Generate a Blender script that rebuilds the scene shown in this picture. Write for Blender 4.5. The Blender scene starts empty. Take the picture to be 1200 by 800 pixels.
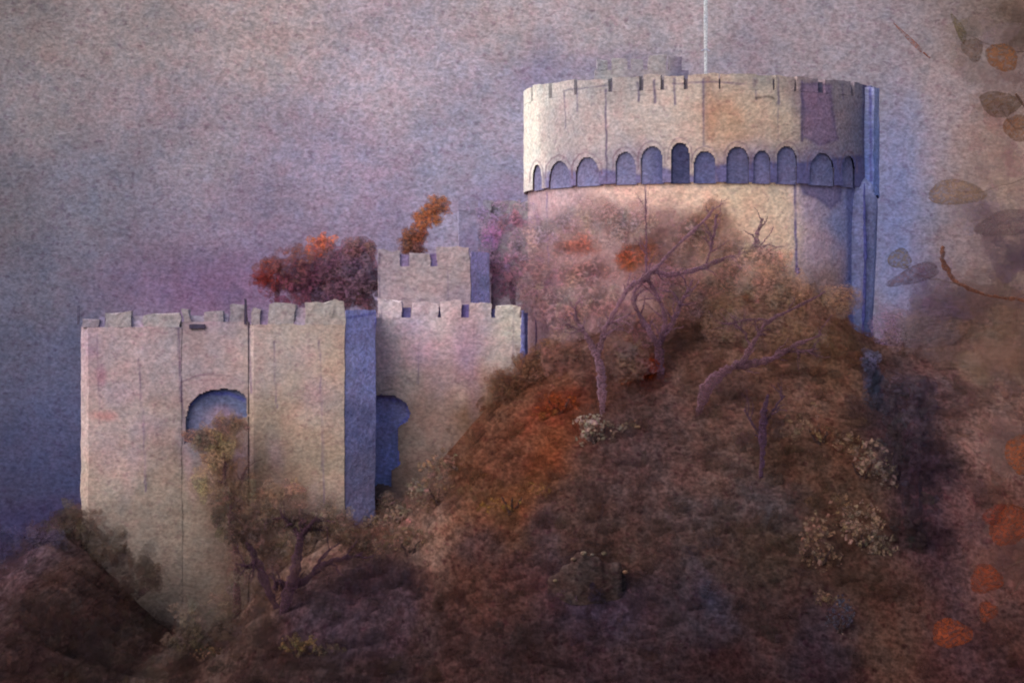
import bpy, math, random
import numpy as np
from mathutils import Vector

random.seed(7)
rng = np.random.default_rng(7)
sc = bpy.context.scene
col = sc.collection
F = 3000.0                                   # focal length in photo pixels (90 mm)
R = math.radians

# ------------------------------------------------------------------ basics
def P(px, py, Y):
    """photo pixel at distance Y -> world point (camera at the origin, looking along +Y)"""
    return np.array([(px - 600.0) * Y / F, Y, (400.0 - py) * Y / F])

def lin(c):
    c = np.asarray(c, float) / 255.0
    return np.where(c <= 0.04045, c / 12.92, ((c + 0.055) / 1.055) ** 2.4)

def _hash(ix, iy, seed):
    h = (ix.astype(np.int64) * 374761393 + iy.astype(np.int64) * 668265263 + seed * 1442695041) & 0xFFFFFFFF
    h = ((h ^ (h >> 13)) * 1274126177) & 0xFFFFFFFF
    h = h ^ (h >> 16)
    return (h & 0xFFFF) / 65535.0

def vnoise(x, y, seed=0):
    ix, iy = np.floor(x), np.floor(y)
    fx, fy = x - ix, y - iy
    fx, fy = fx * fx * (3 - 2 * fx), fy * fy * (3 - 2 * fy)
    a, b = _hash(ix, iy, seed), _hash(ix + 1, iy, seed)
    c, d = _hash(ix, iy + 1, seed), _hash(ix + 1, iy + 1, seed)
    return (a * (1 - fx) + b * fx) * (1 - fy) + (c * (1 - fx) + d * fx) * fy

def fbm(x, y, seed=0, octv=4):
    s, a, t = 0, 0.5, 0
    for i in range(octv):
        s = s + a * vnoise(x * 2 ** i + 17 * i, y * 2 ** i - 31 * i, seed + i)
        t += a
        a *= 0.5
    return s / t * 2 - 1                     # -1..1

# ------------------------------------------------------------------ pigment washes (world X,Z on the surface -> pigment colour)
class Wash:
    def __init__(s, depth, pts, E=0.6, near=40, warp=7, dim=1.0, sat=1.0):
        s.depth, s.E, s.layers = depth, np.asarray(E, float), []
        s.m = s._Y(600, 400) / F             # metres per photo pixel
        def tone(c):
            c = np.asarray(c, float) * dim; g = c.mean(); return tuple(g + (c - g) * sat)
        pts = [(p[0], p[1], tone(p[2])) for p in pts]
        s.P = np.array([s.w(p[0], p[1]) for p in pts])
        s.C = np.array([lin(p[2]) for p in pts]); s.raw = pts
        s.near, s.warp = near * s.m, warp * s.m
    def _Y(s, px, py):
        return s.depth(px, py) if callable(s.depth) else s.depth
    def w(s, px, py):
        q = P(px, py, s._Y(px, py))
        return (q[0], q[2])
    def blot(s, px, py, rx, ry, c, op=0.8, soft=0.5, rot=0, edge=0.0):
        s.layers.append(('blot', s.w(px, py), rx * s.m, ry * s.m, lin(c), op, soft, R(rot), edge)); return s
    def line(s, pts, wd, c, op=0.8):
        s.layers.append(('line', np.array([s.w(*p) for p in pts]), wd * 1.35 * s.m, lin(c), min(1, op * 1.15))); return s
    def poly(s, pts, c, op=0.8, soft=3, edge=0.0):
        s.layers.append(('poly', np.array([s.w(*p) for p in pts]), lin(c), op, soft * s.m, edge)); return s
    def __call__(s, X, Z):
        m = s.m
        k1, k2 = 1 / (45 * m), 1 / (11 * m)
        wx = X + s.warp * (fbm(X * k1, Z * k1, 11) + 0.35 * fbm(X * k2, Z * k2, 12))
        wz = Z + s.warp * (fbm(X * k1, Z * k1, 21) + 0.35 * fbm(X * k2, Z * k2, 22))
        lx = X + 1.2 * m * fbm(X * k2, Z * k2, 31)
        lz = Z + 1.2 * m * fbm(X * k2, Z * k2, 32)
        out = np.zeros((len(X), 3)); ws = np.zeros(len(X))
        for p, c in zip(s.P, s.C):
            d2 = (wx - p[0]) ** 2 + (wz - p[1]) ** 2
            w = 1 / (d2 + s.near ** 2) ** 2
            out += w[:, None] * c; ws += w
        out /= ws[:, None]
        for L in s.layers:
            if L[0] == 'blot':
                _, (cx, cz), rx, rz, c, op, soft, rot, edge = L
                ex, ez = (wx * .5 + lx * .5) - cx, (wz * .5 + lz * .5) - cz
                cr, sr = math.cos(rot), math.sin(rot)
                d = np.sqrt(((ex * cr + ez * sr) / rx) ** 2 + ((-ex * sr + ez * cr) / rz) ** 2)
                a = np.clip((1 + soft - d) / (2 * soft), 0, 1); a = a * a * (3 - 2 * a)
                rim = np.exp(-((d - 0.93) / 0.1) ** 2) * edge
            elif L[0] == 'line':
                _, pts, wd, c, op = L
                d = np.full(len(X), 1e9)
                for a0, b0 in zip(pts[:-1], pts[1:]):
                    ab = b0 - a0
                    t = np.clip(((lx - a0[0]) * ab[0] + (lz - a0[1]) * ab[1]) / (ab @ ab + 1e-9), 0, 1)
                    d = np.minimum(d, np.hypot(lx - a0[0] - t * ab[0], lz - a0[1] - t * ab[1]))
                gap = 0.55 + 0.45 * np.clip(1.4 * fbm(X / (14 * m), Z / (14 * m), 41) + .7, 0, 1)
                a = np.clip(1.3 - d / (wd * 0.5), 0, 1) * gap
                rim = 0
            else:
                _, pts, c, op, soft, edge = L
                px_, pz_ = lx, lz
                inside = np.zeros(len(X), bool); d = np.full(len(X), 1e9)
                n = len(pts)
                for i in range(n):
                    a0, b0 = pts[i], pts[(i + 1) % n]
                    ab = b0 - a0
                    t = np.clip(((px_ - a0[0]) * ab[0] + (pz_ - a0[1]) * ab[1]) / (ab @ ab + 1e-9), 0, 1)
                    d = np.minimum(d, np.hypot(px_ - a0[0] - t * ab[0], pz_ - a0[1] - t * ab[1]))
                    cond = (a0[1] > pz_) != (b0[1] > pz_)
                    xi = (b0[0] - a0[0]) * (pz_ - a0[1]) / (b0[1] - a0[1] + 1e-12) + a0[0]
                    inside ^= cond & (px_ < xi)
                sd = np.where(inside, d, -d)
                a = np.clip(0.5 + sd / (2 * soft), 0, 1); a = a * a * (3 - 2 * a)
                rim = np.exp(-((sd - 1.5 * m) / (1.6 * m)) ** 2) * edge
            a = (a * op)[:, None]
            out = out * (1 - a) + c * a
            if not np.isscalar(rim):
                out = out * (1 - rim[:, None] * np.array([1.0, 0.95, 0.7]))
        out = out / s.E
        out = out * np.minimum(1, 0.9 / out.max(axis=1))[:, None]
        return np.clip(out, 0.004, 0.92)

# ------------------------------------------------------------------ materials
def paint_mat(name, Y, grain=1.0, bump=0.5, alpha=False, speck=0.5, ys=1.0):
    """matt pigment from the 'wash' attribute, granulated, on a rough toothy surface; grain size follows distance Y"""
    m = bpy.data.materials.new(name); m.use_nodes = True
    nt = m.node_tree; N, L = nt.nodes, nt.links
    N.clear()
    out = N.new('ShaderNodeOutputMaterial')
    at = N.new('ShaderNodeAttribute'); at.attribute_name = 'wash'
    geo = N.new('ShaderNodeNewGeometry')
    px = Y / F
    def noise(scale_px, detail, stretch=(1, 1, 1), rough=0.6, off=0):
        mp = N.new('ShaderNodeMapping'); mp.inputs['Scale'].default_value = [s / (scale_px * px) for s in stretch]
        mp.inputs['Location'].default_value = (off, off * 1.7, off * .6)
        mp.inputs['Rotation'].default_value = (0, R(-9), 0)
        L.new(geo.outputs['Position'], mp.inputs['Vector'])
        n = N.new('ShaderNodeTexNoise'); n.inputs['Scale'].default_value = 1.0
        n.inputs['Detail'].default_value = detail; n.inputs['Roughness'].default_value = rough
        L.new(mp.outputs['Vector'], n.inputs['Vector']); return n.outputs['Fac']
    def ramp(v, a, b, lo, hi):
        r = N.new('ShaderNodeMapRange'); r.interpolation_type = 'SMOOTHSTEP'
        r.inputs['From Min'].default_value = a; r.inputs['From Max'].default_value = b
        r.inputs['To Min'].default_value = lo; r.inputs['To Max'].default_value = hi
        L.new(v, r.inputs['Value']); return r.outputs['Result']
    def mul(c, v):
        x = N.new('ShaderNodeVectorMath'); x.operation = 'SCALE'
        L.new(c, x.inputs[0]); L.new(v, x.inputs['Scale']); return x.outputs[0]
    def mix(f, a, tint):
        x = N.new('ShaderNodeMix'); x.data_type = 'RGBA'; x.blend_type = 'MULTIPLY'
        L.new(f, x.inputs['Factor']); L.new(a, x.inputs[6]); x.inputs[7].default_value = (*tint, 1)
        return x.outputs[2]
    tooth = noise(3.5, 2.0, (0.85, ys, 1.1), 0.6)
    fibre = noise(5.2, 3, (0.7, ys, 1.2), 0.65, 3)
    mott = noise(60, 3, (1, ys, 1), off=7)
    spots = noise(6.5, 1.5, (.9, ys, 1.1), off=11)
    hue = noise(22, 3, (1, ys, 1), off=19)
    c = at.outputs['Color']
    c = mul(c, ramp(tooth, 0.28, 0.72, 1 - 0.22 * grain, 1 + 0.16 * grain))
    c = c if alpha else mul(c, ramp(fibre, 0.3, 0.7, 1 - 0.18 * grain, 1 + 0.13 * grain))
    c = c if alpha else mul(c, ramp(mott, 0.3, 0.7, 1 - 0.09 * grain, 1 + 0.08 * grain))
    c = c if alpha else mix(ramp(spots, 0.56, 0.72, 0, speck), c, (0.62, 0.48, 0.58))
    c = c if alpha else mix(ramp(hue, 0.45, 0.75, 0, 0.75 * grain), c, (1.0, 0.86, 0.86))
    c = mix(ramp(hue, 0.55, 0.25, 0, 0.75 * grain), c, (0.84, 0.93, 1.0))
    add = N.new('ShaderNodeMath'); add.operation = 'ADD'; L.new(tooth, add.inputs[0]); L.new(tooth if alpha else fibre, add.inputs[1])
    bp = N.new('ShaderNodeBump'); bp.inputs['Strength'].default_value = bump
    bp.inputs['Distance'].default_value = 2.4 * px
    L.new(add.outputs[0], bp.inputs['Height'])
    d = N.new('ShaderNodeBsdfDiffuse'); d.inputs['Roughness'].default_value = 1
    L.new(c, d.inputs['Color']); (None if alpha else L.new(bp.outputs['Normal'], d.inputs['Normal']))
    if alpha:
        tl = N.new('ShaderNodeBsdfTranslucent'); L.new(c, tl.inputs['Color']); ml = N.new('ShaderNodeMixShader'); ml.inputs[0].default_value = .5
        L.new(d.outputs[0], ml.inputs[1]); L.new(tl.outputs[0], ml.inputs[2])
        tr = N.new('ShaderNodeBsdfTransparent'); mx = N.new('ShaderNodeMixShader')
        mm = N.new('ShaderNodeMath'); mm.operation = 'MULTIPLY'; mm.use_clamp = True
        L.new(at.outputs['Alpha'], mm.inputs[0]); L.new(ramp(tooth, 0.36, 0.6, 0.6, 1.2), mm.inputs[1])
        L.new(mm.outputs[0], mx.inputs[0]); L.new(tr.outputs[0], mx.inputs[1]); L.new(ml.outputs[0], mx.inputs[2])
        L.new(mx.outputs[0], out.inputs['Surface'])
    else:
        L.new(d.outputs[0], out.inputs['Surface'])
    return m

M_sky = paint_mat('sky_wash', 420, .9, 0.4, speck=0.5)
M_stone = paint_mat('pale_stone', 220, 0.85, 0.3, speck=0.4)
M_pole = paint_mat('pale_metal', 232, .2, .1, alpha=True, speck=.2)
M_shade = paint_mat('violet_shade', 220, 1.0, 0.4, speck=0.4)  # for stone faces whose violet shade is put into the colour
M_earth = paint_mat('autumn_earth', 205, 1.7, 0.4, speck=0.8, ys=.08)
M_leaf = paint_mat('leaf_wash', 210, 2.2, 0.15, alpha=True, speck=0.5, ys=.04)
M_near = paint_mat('near_leaf_wash', 150, 1.5, 0.4, alpha=True, speck=0.5, ys=.04)
M_bark = paint_mat('violet_bark', 210, 1.2, 0.4, alpha=True, speck=0.3)

# ------------------------------------------------------------------ objects
ORG = {}
def tag(o, label=None, cat=None, group=None, kind=None):
    if label: o['label'] = label
    if cat: o['category'] = cat
    if group: o['group'] = group
    if kind: o['kind'] = kind
    return o

def thing(name, loc, label, cat, group=None):
    o = bpy.data.objects.new(name, None); o.empty_display_size = 1
    col.objects.link(o); o.location = [float(v) for v in loc]
    ORG[o] = np.array(loc, float)
    return tag(o, label, cat, group)

def mesh(name, V, faces, C, mat, parent=None, smooth=False, A=None):
    V = np.asarray(V, float)
    org = ORG[parent] if parent is not None else np.zeros(3)
    me = bpy.data.meshes.new(name)
    me.from_pydata((V - org).tolist(), [], faces)
    C = np.asarray(C, float)
    if C.ndim == 1: C = np.tile(C, (len(V), 1))
    a = np.ones((len(V), 1)) if A is None else np.broadcast_to(np.asarray(A, float).reshape(-1, 1), (len(V), 1))
    ca = me.color_attributes.new('wash', 'FLOAT_COLOR', 'POINT')
    ca.data.foreach_set('color', np.hstack([C, a]).astype(np.float32).ravel())
    me.materials.append(mat)
    if smooth: me.polygons.foreach_set('use_smooth', [True] * len(me.polygons))
    o = bpy.data.objects.new(name, me); col.objects.link(o)
    if parent is not None: o.parent = parent
    ORG[o] = org
    return o

def grid_faces(nr, nc, keep=None, off=0, flip=False):
    f = []
    for r in range(nr - 1):
        for c in range(nc - 1):
            if keep is not None and not keep[r, c]: continue
            a = off + r * nc + c
            q = (a, a + 1, a + nc + 1, a + nc)
            f.append(q[::-1] if flip else q)
    return f

def prism_geo(plan, zb, zt, step=0.13, rough=0.05, seed=0):
    """vertical-sided block on a plan polygon, finely divided, slightly uneven; zt may be a function of X"""
    pts = []
    n = len(plan)
    for i in range(n):
        a, b = np.array(plan[i]), np.array(plan[(i + 1) % n])
        back = i >= n // 2 and a[1] > min(p[1] for p in plan) + 3
        k = max(1, int(np.hypot(*(b - a)) / (step * (6 if back else 1))))
        for j in range(k): pts.append(a + (b - a) * j / k)
    pts = np.array(pts); nc = len(pts)
    ztv = np.array([zt(p[0]) if callable(zt) else zt for p in pts])
    nr = max(2, int((ztv.max() - zb) / step) + 1)
    V = []
    for r in range(nr):
        t = r / (nr - 1)
        V.append(np.column_stack([pts, zb + (ztv - zb) * t]))
    V = np.concatenate(V)
    V[:, 0] += rough * (fbm(V[:, 2] / 0.9, V[:, 1] / 0.9 + V[:, 0] * .25, 50 + seed) + 2.2 * fbm(V[:, 2] / 3.1, V[:, 1] / 9 + V[:, 0] * .08, 51 + seed))
    V[:, 1] += rough * fbm(V[:, 0] / 0.9, V[:, 2] / 0.9, 60 + seed)
    V[:, 2] += np.where(V[:, 2] > zb + .01, rough * (1.6 * fbm(V[:, 0] / 0.7, V[:, 2] * 0 + seed, 70 + seed) + 1.2 * fbm(V[:, 0] / 2.4, V[:, 2] * 0 + seed, 71 + seed)), 0)
    f = []
    for r in range(nr - 1):
        for c in range(nc):
            a, b = r * nc + c, r * nc + (c + 1) % nc
            f.append((a, b, b + nc, a + nc))
    f.append(tuple(range((nr - 1) * nc, nr * nc)))
    return V, f

def prism(name, plan_px, y_top, y_bot, wash, mat, parent, step=0.13, rough=0.05, seed=0, Yref=None):
    """plan_px: (px, Y) corners anticlockwise seen from above, front first; y_top/y_bot photo rows at the front"""
    Yf = Yref or min(p[1] for p in plan_px)
    plan = [((p[0] - 600) * p[1] / F, p[1]) for p in plan_px]
    zb, zt = (400 - y_bot) * Yf / F, (400 - y_top) * Yf / F
    V, f = prism_geo(plan, zb, zt, step, rough, seed)
    return mesh(name, V, f, wash(V[:, 0], V[:, 2]), mat, parent)

def box_part(name, x0, x1, y_top, y_bot, Y, thick, wash, mat, parent, step=0.11, rough=0.05, seed=0):
    return prism(name, [(x0, Y), (x1, Y), ((x1 - 600) * Y / (Y + thick) + 600, Y + thick), ((x0 - 600) * Y / (Y + thick) + 600, Y + thick)],
                 y_top, y_bot, wash, mat, parent, step, rough, seed)

def in_poly(X, Z, poly):
    ins = np.zeros(X.shape, bool); n = len(poly)
    for i in range(n):
        a, b = poly[i], poly[(i + 1) % n]
        ins ^= ((a[1] > Z) != (b[1] > Z)) & (X < (b[0] - a[0]) * (Z - a[1]) / (b[1] - a[1] + 1e-12) + a[0])
    return ins

def pierced_wall(name, x0, x1, y_top, y_bot, Y, thick, holes, wash, mat, parent, step=0.11, rough=0.05):
    """a wall with real openings (holes: pixel polygons); reveals run back through the wall"""
    X0, X1 = (x0 - 600) * Y / F, (x1 - 600) * Y / F
    Z0, Z1 = (400 - y_bot) * Y / F, (400 - y_top) * Y / F
    nc, nr = int((X1 - X0) / step) + 1, int((Z1 - Z0) / step) + 1
    gx, gz = np.meshgrid(np.linspace(X0, X1, nc), np.linspace(Z0, Z1, nr))
    cx = (gx[:-1, :-1] + gx[1:, 1:]) / 2; cz = (gz[:-1, :-1] + gz[1:, 1:]) / 2
    keep = np.ones(cx.shape, bool)
    for h in holes:
        wp = [((p[0] - 600) * Y / F, (400 - p[1]) * Y / F) for p in h]
        keep &= ~in_poly(cx, cz, wp)
    X, Z = gx.ravel(), gz.ravel()
    n = len(X)
    Yn = Y + rough * fbm(X / .9, Z / .9, 81)
    front = np.column_stack([X, Yn, Z]); back = np.column_stack([X, np.full(n, Y + thick), Z])
    f = grid_faces(nr, nc, keep) + grid_faces(nr, nc, keep, n, True)
    K = np.zeros((nr + 1, nc + 1), bool); K[1:-1, 1:-1] = keep
    for r in range(nr):
        for c in range(nc - 1):
            if K[r, c + 1] != K[r + 1, c + 1]:
                a, b = r * nc + c, r * nc + c + 1
                q = (a, b, b + n, a + n); f.append(q if K[r, c + 1] else q[::-1])
    for r in range(nr - 1):
        for c in range(nc):
            if K[r + 1, c] != K[r + 1, c + 1]:
                a, b = r * nc + c, (r + 1) * nc + c
                q = (a, b, b + n, a + n); f.append(q[::-1] if K[r + 1, c] else q)
    V = np.concatenate([front, back])
    return mesh(name, V, f, wash(V[:, 0], V[:, 2]), mat, parent)

def tube_geo(pts, radii, seg=8):
    pts = [np.array(p, float) for p in pts]; V, f = [], []
    for i, p in enumerate(pts):
        t = pts[min(i + 1, len(pts) - 1)] - pts[max(i - 1, 0)]
        t /= np.linalg.norm(t) + 1e-9
        u = np.cross(t, [0, 1, 0]); nu = np.linalg.norm(u)
        u = u / nu if nu > 1e-3 else np.array([1., 0, 0])
        v = np.cross(t, u)
        for k in range(seg):
            a = 2 * math.pi * k / seg
            V.append(p + radii[i] * (u * math.cos(a) + v * math.sin(a)))
    for i in range(len(pts) - 1):
        for k in range(seg):
            a, b = i * seg + k, i * seg + (k + 1) % seg
            f.append((a, b, b + seg, a + seg))
    f.append(tuple(range(seg))[::-1]); f.append(tuple(range((len(pts) - 1) * seg, len(pts) * seg)))
    return V, f

def smooth_path(pts, rad, n=5, wob=0.0):
    out, rr = [], []
    p = [np.array(q, float) for q in pts]
    for i in range(len(p) - 1):
        a, b, c, d = p[max(i - 1, 0)], p[i], p[i + 1], p[min(i + 2, len(p) - 1)]
        for j in range(n):
            t = j / n
            out.append(.5 * (2 * b + (c - a) * t + (2 * a - 5 * b + 4 * c - d) * t * t + (3 * b - a - 3 * c + d) * t ** 3)
                       + wob * rng.normal(size=3))
            rr.append((rad[i] * (1 - t) + rad[i + 1] * t) * (1 + .18 * rng.normal() * (wob > 0)))
    out.append(p[-1]); rr.append(rad[-1])
    return out, rr

# ------------------------------------------------------------------ terrain
CRX = [-900, -300, -60, 0, 60, 95, 125, 160, 200, 240, 280, 310, 350, 410, 450, 480, 520, 560, 615, 700, 800, 900, 960, 1005, 1040, 1100, 1200, 1400, 2000]
CRY = [980, 800, 690, 655, 622, 588, 612, 650, 698, 728, 724, 686, 628, 590, 592, 578, 530, 478, 428, 392, 352, 338, 348, 392, 400, 395, 400, 470, 980]
def height(x, y):
    x = np.asarray(x, float); y = np.asarray(y, float)
    px = 600 + x * F / 225.0
    cr = np.interp(px, CRX, CRY)
    cr = (cr + np.interp(px - 14, CRX, CRY) + np.interp(px + 14, CRX, CRY)) / 3
    zc = (400 - cr) * 225 / F
    t = np.clip((225 - y) / 62.0, -1, 2.2)
    zb = -(450.0) * 163 / F
    front = zc + (zb - zc) * np.sign(t) * np.abs(t) ** 1.35
    back = zc - 0.010 * np.clip(y - 244, 0, 200) ** 2
    z = np.where(t > 0, front, back)
    z = z + 0.55 * fbm(x / 5.5, y / 5.5, 3) * np.clip((228 - y) / 12, 0.15, 1) + 0.18 * fbm(x / 1.4, y / 1.4, 5, 3)
    return np.maximum(z, -46 + 1.0 * fbm(x / 9, y / 9, 4))

def ground_Y(px, py):
    ys = np.arange(226, 150, -0.25)
    x = (px - 600) * ys / F; z = (400 - py) * ys / F
    hit = np.nonzero(height(x, ys) < z - 0.0)[0]
    hit = np.nonzero(height(x, ys[::1]) >= z)[0]
    return float(ys[hit[-1]]) if len(hit) else 222.0

HILL_PTS = [  # bottom rows are dimmed, edge vignetting put into the tones
 (0,620,(84,74,100)), (40,640,(90,74,90)), (30,670,(84,66,72)), (100,605,(106,86,78)), (120,650,(98,76,68)), (100,720,(76,56,53)), (30,780,(64,46,46)), (160,770,(64,48,48)), (0,700,(76,58,60)), (60,690,(84,64,59)),
 (150,670,(62,47,42)), (190,710,(70,56,50)), (235,740,(96,80,72)), (260,750,(80,64,58)), (200,745,(54,42,40)), (230,785,(50,37,36)),
 (300,720,(84,66,60)), (340,660,(116,92,80)), (390,610,(128,106,94)), (320,690,(106,82,74)), (300,670,(110,88,78)), (335,725,(64,46,50)), (300,770,(58,44,42)), (370,770,(58,46,46)),
 (395,640,(112,84,74)), (440,630,(110,84,74)), (470,590,(128,104,94)), (500,620,(112,88,77)), (440,680,(68,52,56)), (400,720,(60,48,56)), (480,700,(62,46,48)),
 (500,540,(118,96,88)), (540,510,(104,70,54)), (560,560,(94,62,46)), (600,470,(104,70,54)), (600,540,(92,56,42)), (590,600,(88,60,46)), (560,660,(80,58,50)), (540,740,(66,46,45)),
 (640,450,(110,74,58)), (650,520,(112,64,42)), (690,420,(108,80,74)), (690,560,(82,62,58)), (740,520,(76,58,58)), (770,470,(82,62,60)), (650,620,(76,58,54)), (730,640,(72,54,48)),
 (760,410,(112,84,74)), (830,350,(118,90,74)), (850,400,(104,78,68)), (900,360,(112,86,72)), (950,380,(112,84,70)), (980,420,(118,86,64)), (850,470,(94,70,64)), (930,450,(98,72,62)),
 (800,570,(80,62,58)), (860,560,(84,66,62)), (920,540,(82,60,50)), (980,520,(84,58,46)), (830,640,(72,58,56)), (900,640,(64,52,46)), (830,710,(56,50,60)), (900,720,(58,42,42)),
 (690,700,(64,51,56)), (760,720,(58,45,50)), (620,760,(58,42,43)), (700,780,(54,40,45)), (600,700,(66,50,52)), (850,780,(50,34,36)), (960,770,(44,34,42)), (450,780,(54,42,44)),
 (1010,440,(112,82,66)), (1030,500,(72,58,62)), (1080,470,(78,62,68)), (1090,540,(62,48,56)), (1080,620,(62,46,50)), (1000,600,(72,54,44)), (1010,680,(62,46,40)),
 (1150,440,(114,89,80)), (1120,410,(100,78,76)), (1190,420,(114,90,78)), (1150,520,(112,86,80)), (1130,600,(98,70,70)), (1190,600,(106,74,66)), (1150,680,(96,66,62)), (1080,700,(78,54,48)), (1040,760,(76,54,46)), (1120,780,(72,46,46)), (1190,760,(74,48,44)), (1180,800,(62,42,44)),
]
hill_wash = Wash(ground_Y, HILL_PTS, E=(0.85, 1.03, 1.08), dim=0.94, sat=.87, near=16, warp=11)
hw = hill_wash
hw.blot(655,475,38,14,(108,50,36),.75,.8,25).blot(755,437,20,17,(112,48,32),.85,.6).blot(640,545,42,13,(104,58,38),.7,.9,55)
hw.blot(590,590,60,12,(102,70,46),.55,.9,25).blot(700,470,30,10,(98,60,46),.5,.9)
hw.blot(640,680,40,14,(46,38,52),.5,.9).blot(560,640,22,26,(60,44,48),.6,.9).blot(640,640,14,40,(62,50,56),.6,.9)
hw.blot(745,545,46,60,(66,54,56),.55,.9).blot(590,690,55,20,(76,48,38),.5,.9)
hw.blot(830,690,10,24,(50,50,68),.4,.95,20).blot(820,600,26,12,(70,68,74),.4,.9).blot(900,590,30,16,(72,74,84),.4,.9).blot(975,735,22,20,(48,44,54),.4,.9).blot(700,710,40,20,(52,46,66),.5,.9)
hw.blot(1075,560,24,120,(54,42,52),.7,.9).blot(1025,445,12,24,(58,58,80),.6,.7)
hw.poly([(345,690),(385,660),(440,652),(485,668),(490,720),(470,770),(370,770),(340,730)],(58,48,58),.55,8,.12)
hw.poly([(648,672),(660,650),(690,642),(715,648),(722,668),(690,678)],(62,50,50),.5,4,.2)

def make_hill():
    xs = np.concatenate([np.arange(-190, -52, 4.0), np.arange(-52, 52, 0.2), np.arange(52, 190, 4.0)])
    ys = np.concatenate([np.arange(120, 152, 2.0), np.arange(152, 229, 0.22), np.arange(229, 330, 3.0)])
    gx, gy = np.meshgrid(xs, ys)
    X, Y = gx.ravel(), gy.ravel()
    Z = height(X, Y)
    V = np.column_stack([X, Y, Z])
    o = mesh('hill', V, grid_faces(len(ys), len(xs)), hill_wash(X, Z), M_earth, smooth=True)
    tag(o, kind='structure')
    xs = np.linspace(-1500, 1500, 61); gx, gy = np.meshgrid(xs, xs)
    X, Y = gx.ravel(), gy.ravel()
    V = np.column_stack([X, Y, np.full(len(X), -46.6)])
    o = mesh('ground', V, grid_faces(61, 61), lin((70, 52, 46)), M_earth)
    tag(o, kind='structure')
make_hill()

# ------------------------------------------------------------------ sky backdrop
def sky_depth(px, py):
    d = np.array([(px - 600) / F, 1, (400 - py) / F]); return 430.0 / np.linalg.norm(d)
SKY_PTS = [  # outer tones carry corner vignetting in the colour
 (-200,-100,(118,108,112)), (0,0,(136,124,126)), (60,110,(148,136,142)), (150,20,(156,142,145)), (300,30,(168,152,155)), (450,90,(170,156,168)), (600,20,(166,152,158)), (250,180,(150,138,150)), (100,230,(128,122,138)),
 (40,330,(114,108,126)), (60,430,(98,96,122)), (40,520,(80,80,112)), (20,585,(70,64,90)), (85,480,(86,87,120)), (70,560,(72,72,106)), (0,420,(98,96,118)), (0,250,(118,110,120)),
 (250,335,(130,110,134)), (170,330,(128,114,136)), (330,290,(132,114,140)), (400,210,(154,140,162)), (300,240,(142,126,148)), (430,265,(138,122,148)), (540,190,(150,142,164)), (590,130,(156,146,164)), (600,215,(140,132,156)),
 (680,40,(160,148,155)), (640,80,(142,132,152)), (820,20,(154,142,150)), (940,40,(138,126,136)), (880,60,(136,124,138)), (1050,70,(132,122,134)), (1060,160,(124,120,142)), (1070,250,(112,112,138)), (1045,330,(106,104,132)), (1050,385,(108,98,116)), (1090,380,(102,86,94)), (1130,385,(106,86,84)), (1190,390,(114,92,82)), (1040,410,(106,96,112)), (1100,420,(100,84,88)),
 (1110,110,(132,116,122)), (1150,160,(132,108,104)), (1190,200,(132,108,98)), (1140,60,(122,106,106)), (1190,20,(96,76,68)), (1120,290,(118,98,102)), (1150,240,(126,104,100)), (1190,320,(118,94,86)), (1110,345,(106,88,92)), (1160,370,(110,88,82)), (1400,200,(100,84,84)),
]
sky_wash = Wash(sky_depth, SKY_PTS, E=(0.455, 0.46, 0.485), dim=0.965, sat=0.92, near=42, warp=16)
sky_wash.blot(250,345,100,34,(122,98,126),.55,1.0).blot(170,120,60,25,(152,130,140),.35,1).blot(60,60,40,20,(158,138,132),.3,1)
sky_wash.blot(95,590,50,10,(70,58,90),.5,.9).blot(40,610,60,16,(58,50,84),.6,.9).blot(720,78,80,14,(122,112,136),.6,.9).blot(625,95,26,18,(128,118,144),.6,.9)
sky_wash.blot(580,240,40,25,(128,112,144),.6,.9).blot(1050,250,26,110,(100,104,142),.75,.9).blot(250,335,90,30,(118,88,122),.45,1.0)
def make_sky():
    az = np.radians(np.concatenate([np.arange(-80, -13, 3), np.arange(-13, 13, 0.11), np.arange(13, 81, 3)]))
    el = np.radians(np.concatenate([np.arange(-14, -9, 1), np.arange(-9, 9, 0.11), np.arange(9, 22, 2)]))
    ga, ge = np.meshgrid(az, el)
    a, e = ga.ravel(), ge.ravel()
    V = 430 * np.column_stack([np.sin(a) * np.cos(e), np.cos(a) * np.cos(e), np.sin(e)])
    o = mesh('sky', V, grid_faces(len(el), len(az)), sky_wash(V[:, 0], V[:, 2]), M_sky, smooth=True)
    tag(o, kind='structure')
make_sky()

# ------------------------------------------------------------------ round tower
TX, TY, RD, RG = 17.6, 240.0, 16.1, 16.5
def tower_Y(px, py):
    s = max(-.995, min(.995, (px - 820) / 207.0)); return TY - RG * math.sqrt(1 - s * s)
ZT, ZG = 23.3, 13.9
tower = thing('round_tower', (TX, TY, float(height(TX, 224))), 'broad round keep with arched gallery under its battlements on the hilltop', 'tower')
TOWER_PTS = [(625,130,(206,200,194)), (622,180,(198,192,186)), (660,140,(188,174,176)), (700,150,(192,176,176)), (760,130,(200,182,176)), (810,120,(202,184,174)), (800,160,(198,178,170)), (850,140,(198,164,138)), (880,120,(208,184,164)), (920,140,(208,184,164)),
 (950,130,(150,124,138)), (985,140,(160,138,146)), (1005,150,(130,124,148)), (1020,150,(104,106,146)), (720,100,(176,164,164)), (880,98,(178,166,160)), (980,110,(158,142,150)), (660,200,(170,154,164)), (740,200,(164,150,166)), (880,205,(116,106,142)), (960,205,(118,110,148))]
gal = Wash(tower_Y, TOWER_PTS, E=(0.58, 0.59, 0.6), dim=0.845, sat=0.95, near=18, warp=4)
gal.poly([(824,92),(832,90),(846,130),(836,166),(828,164)],(150,110,90),.5,6,.25).blot(850,135,30,34,(176,142,122),.45,.9)
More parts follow.
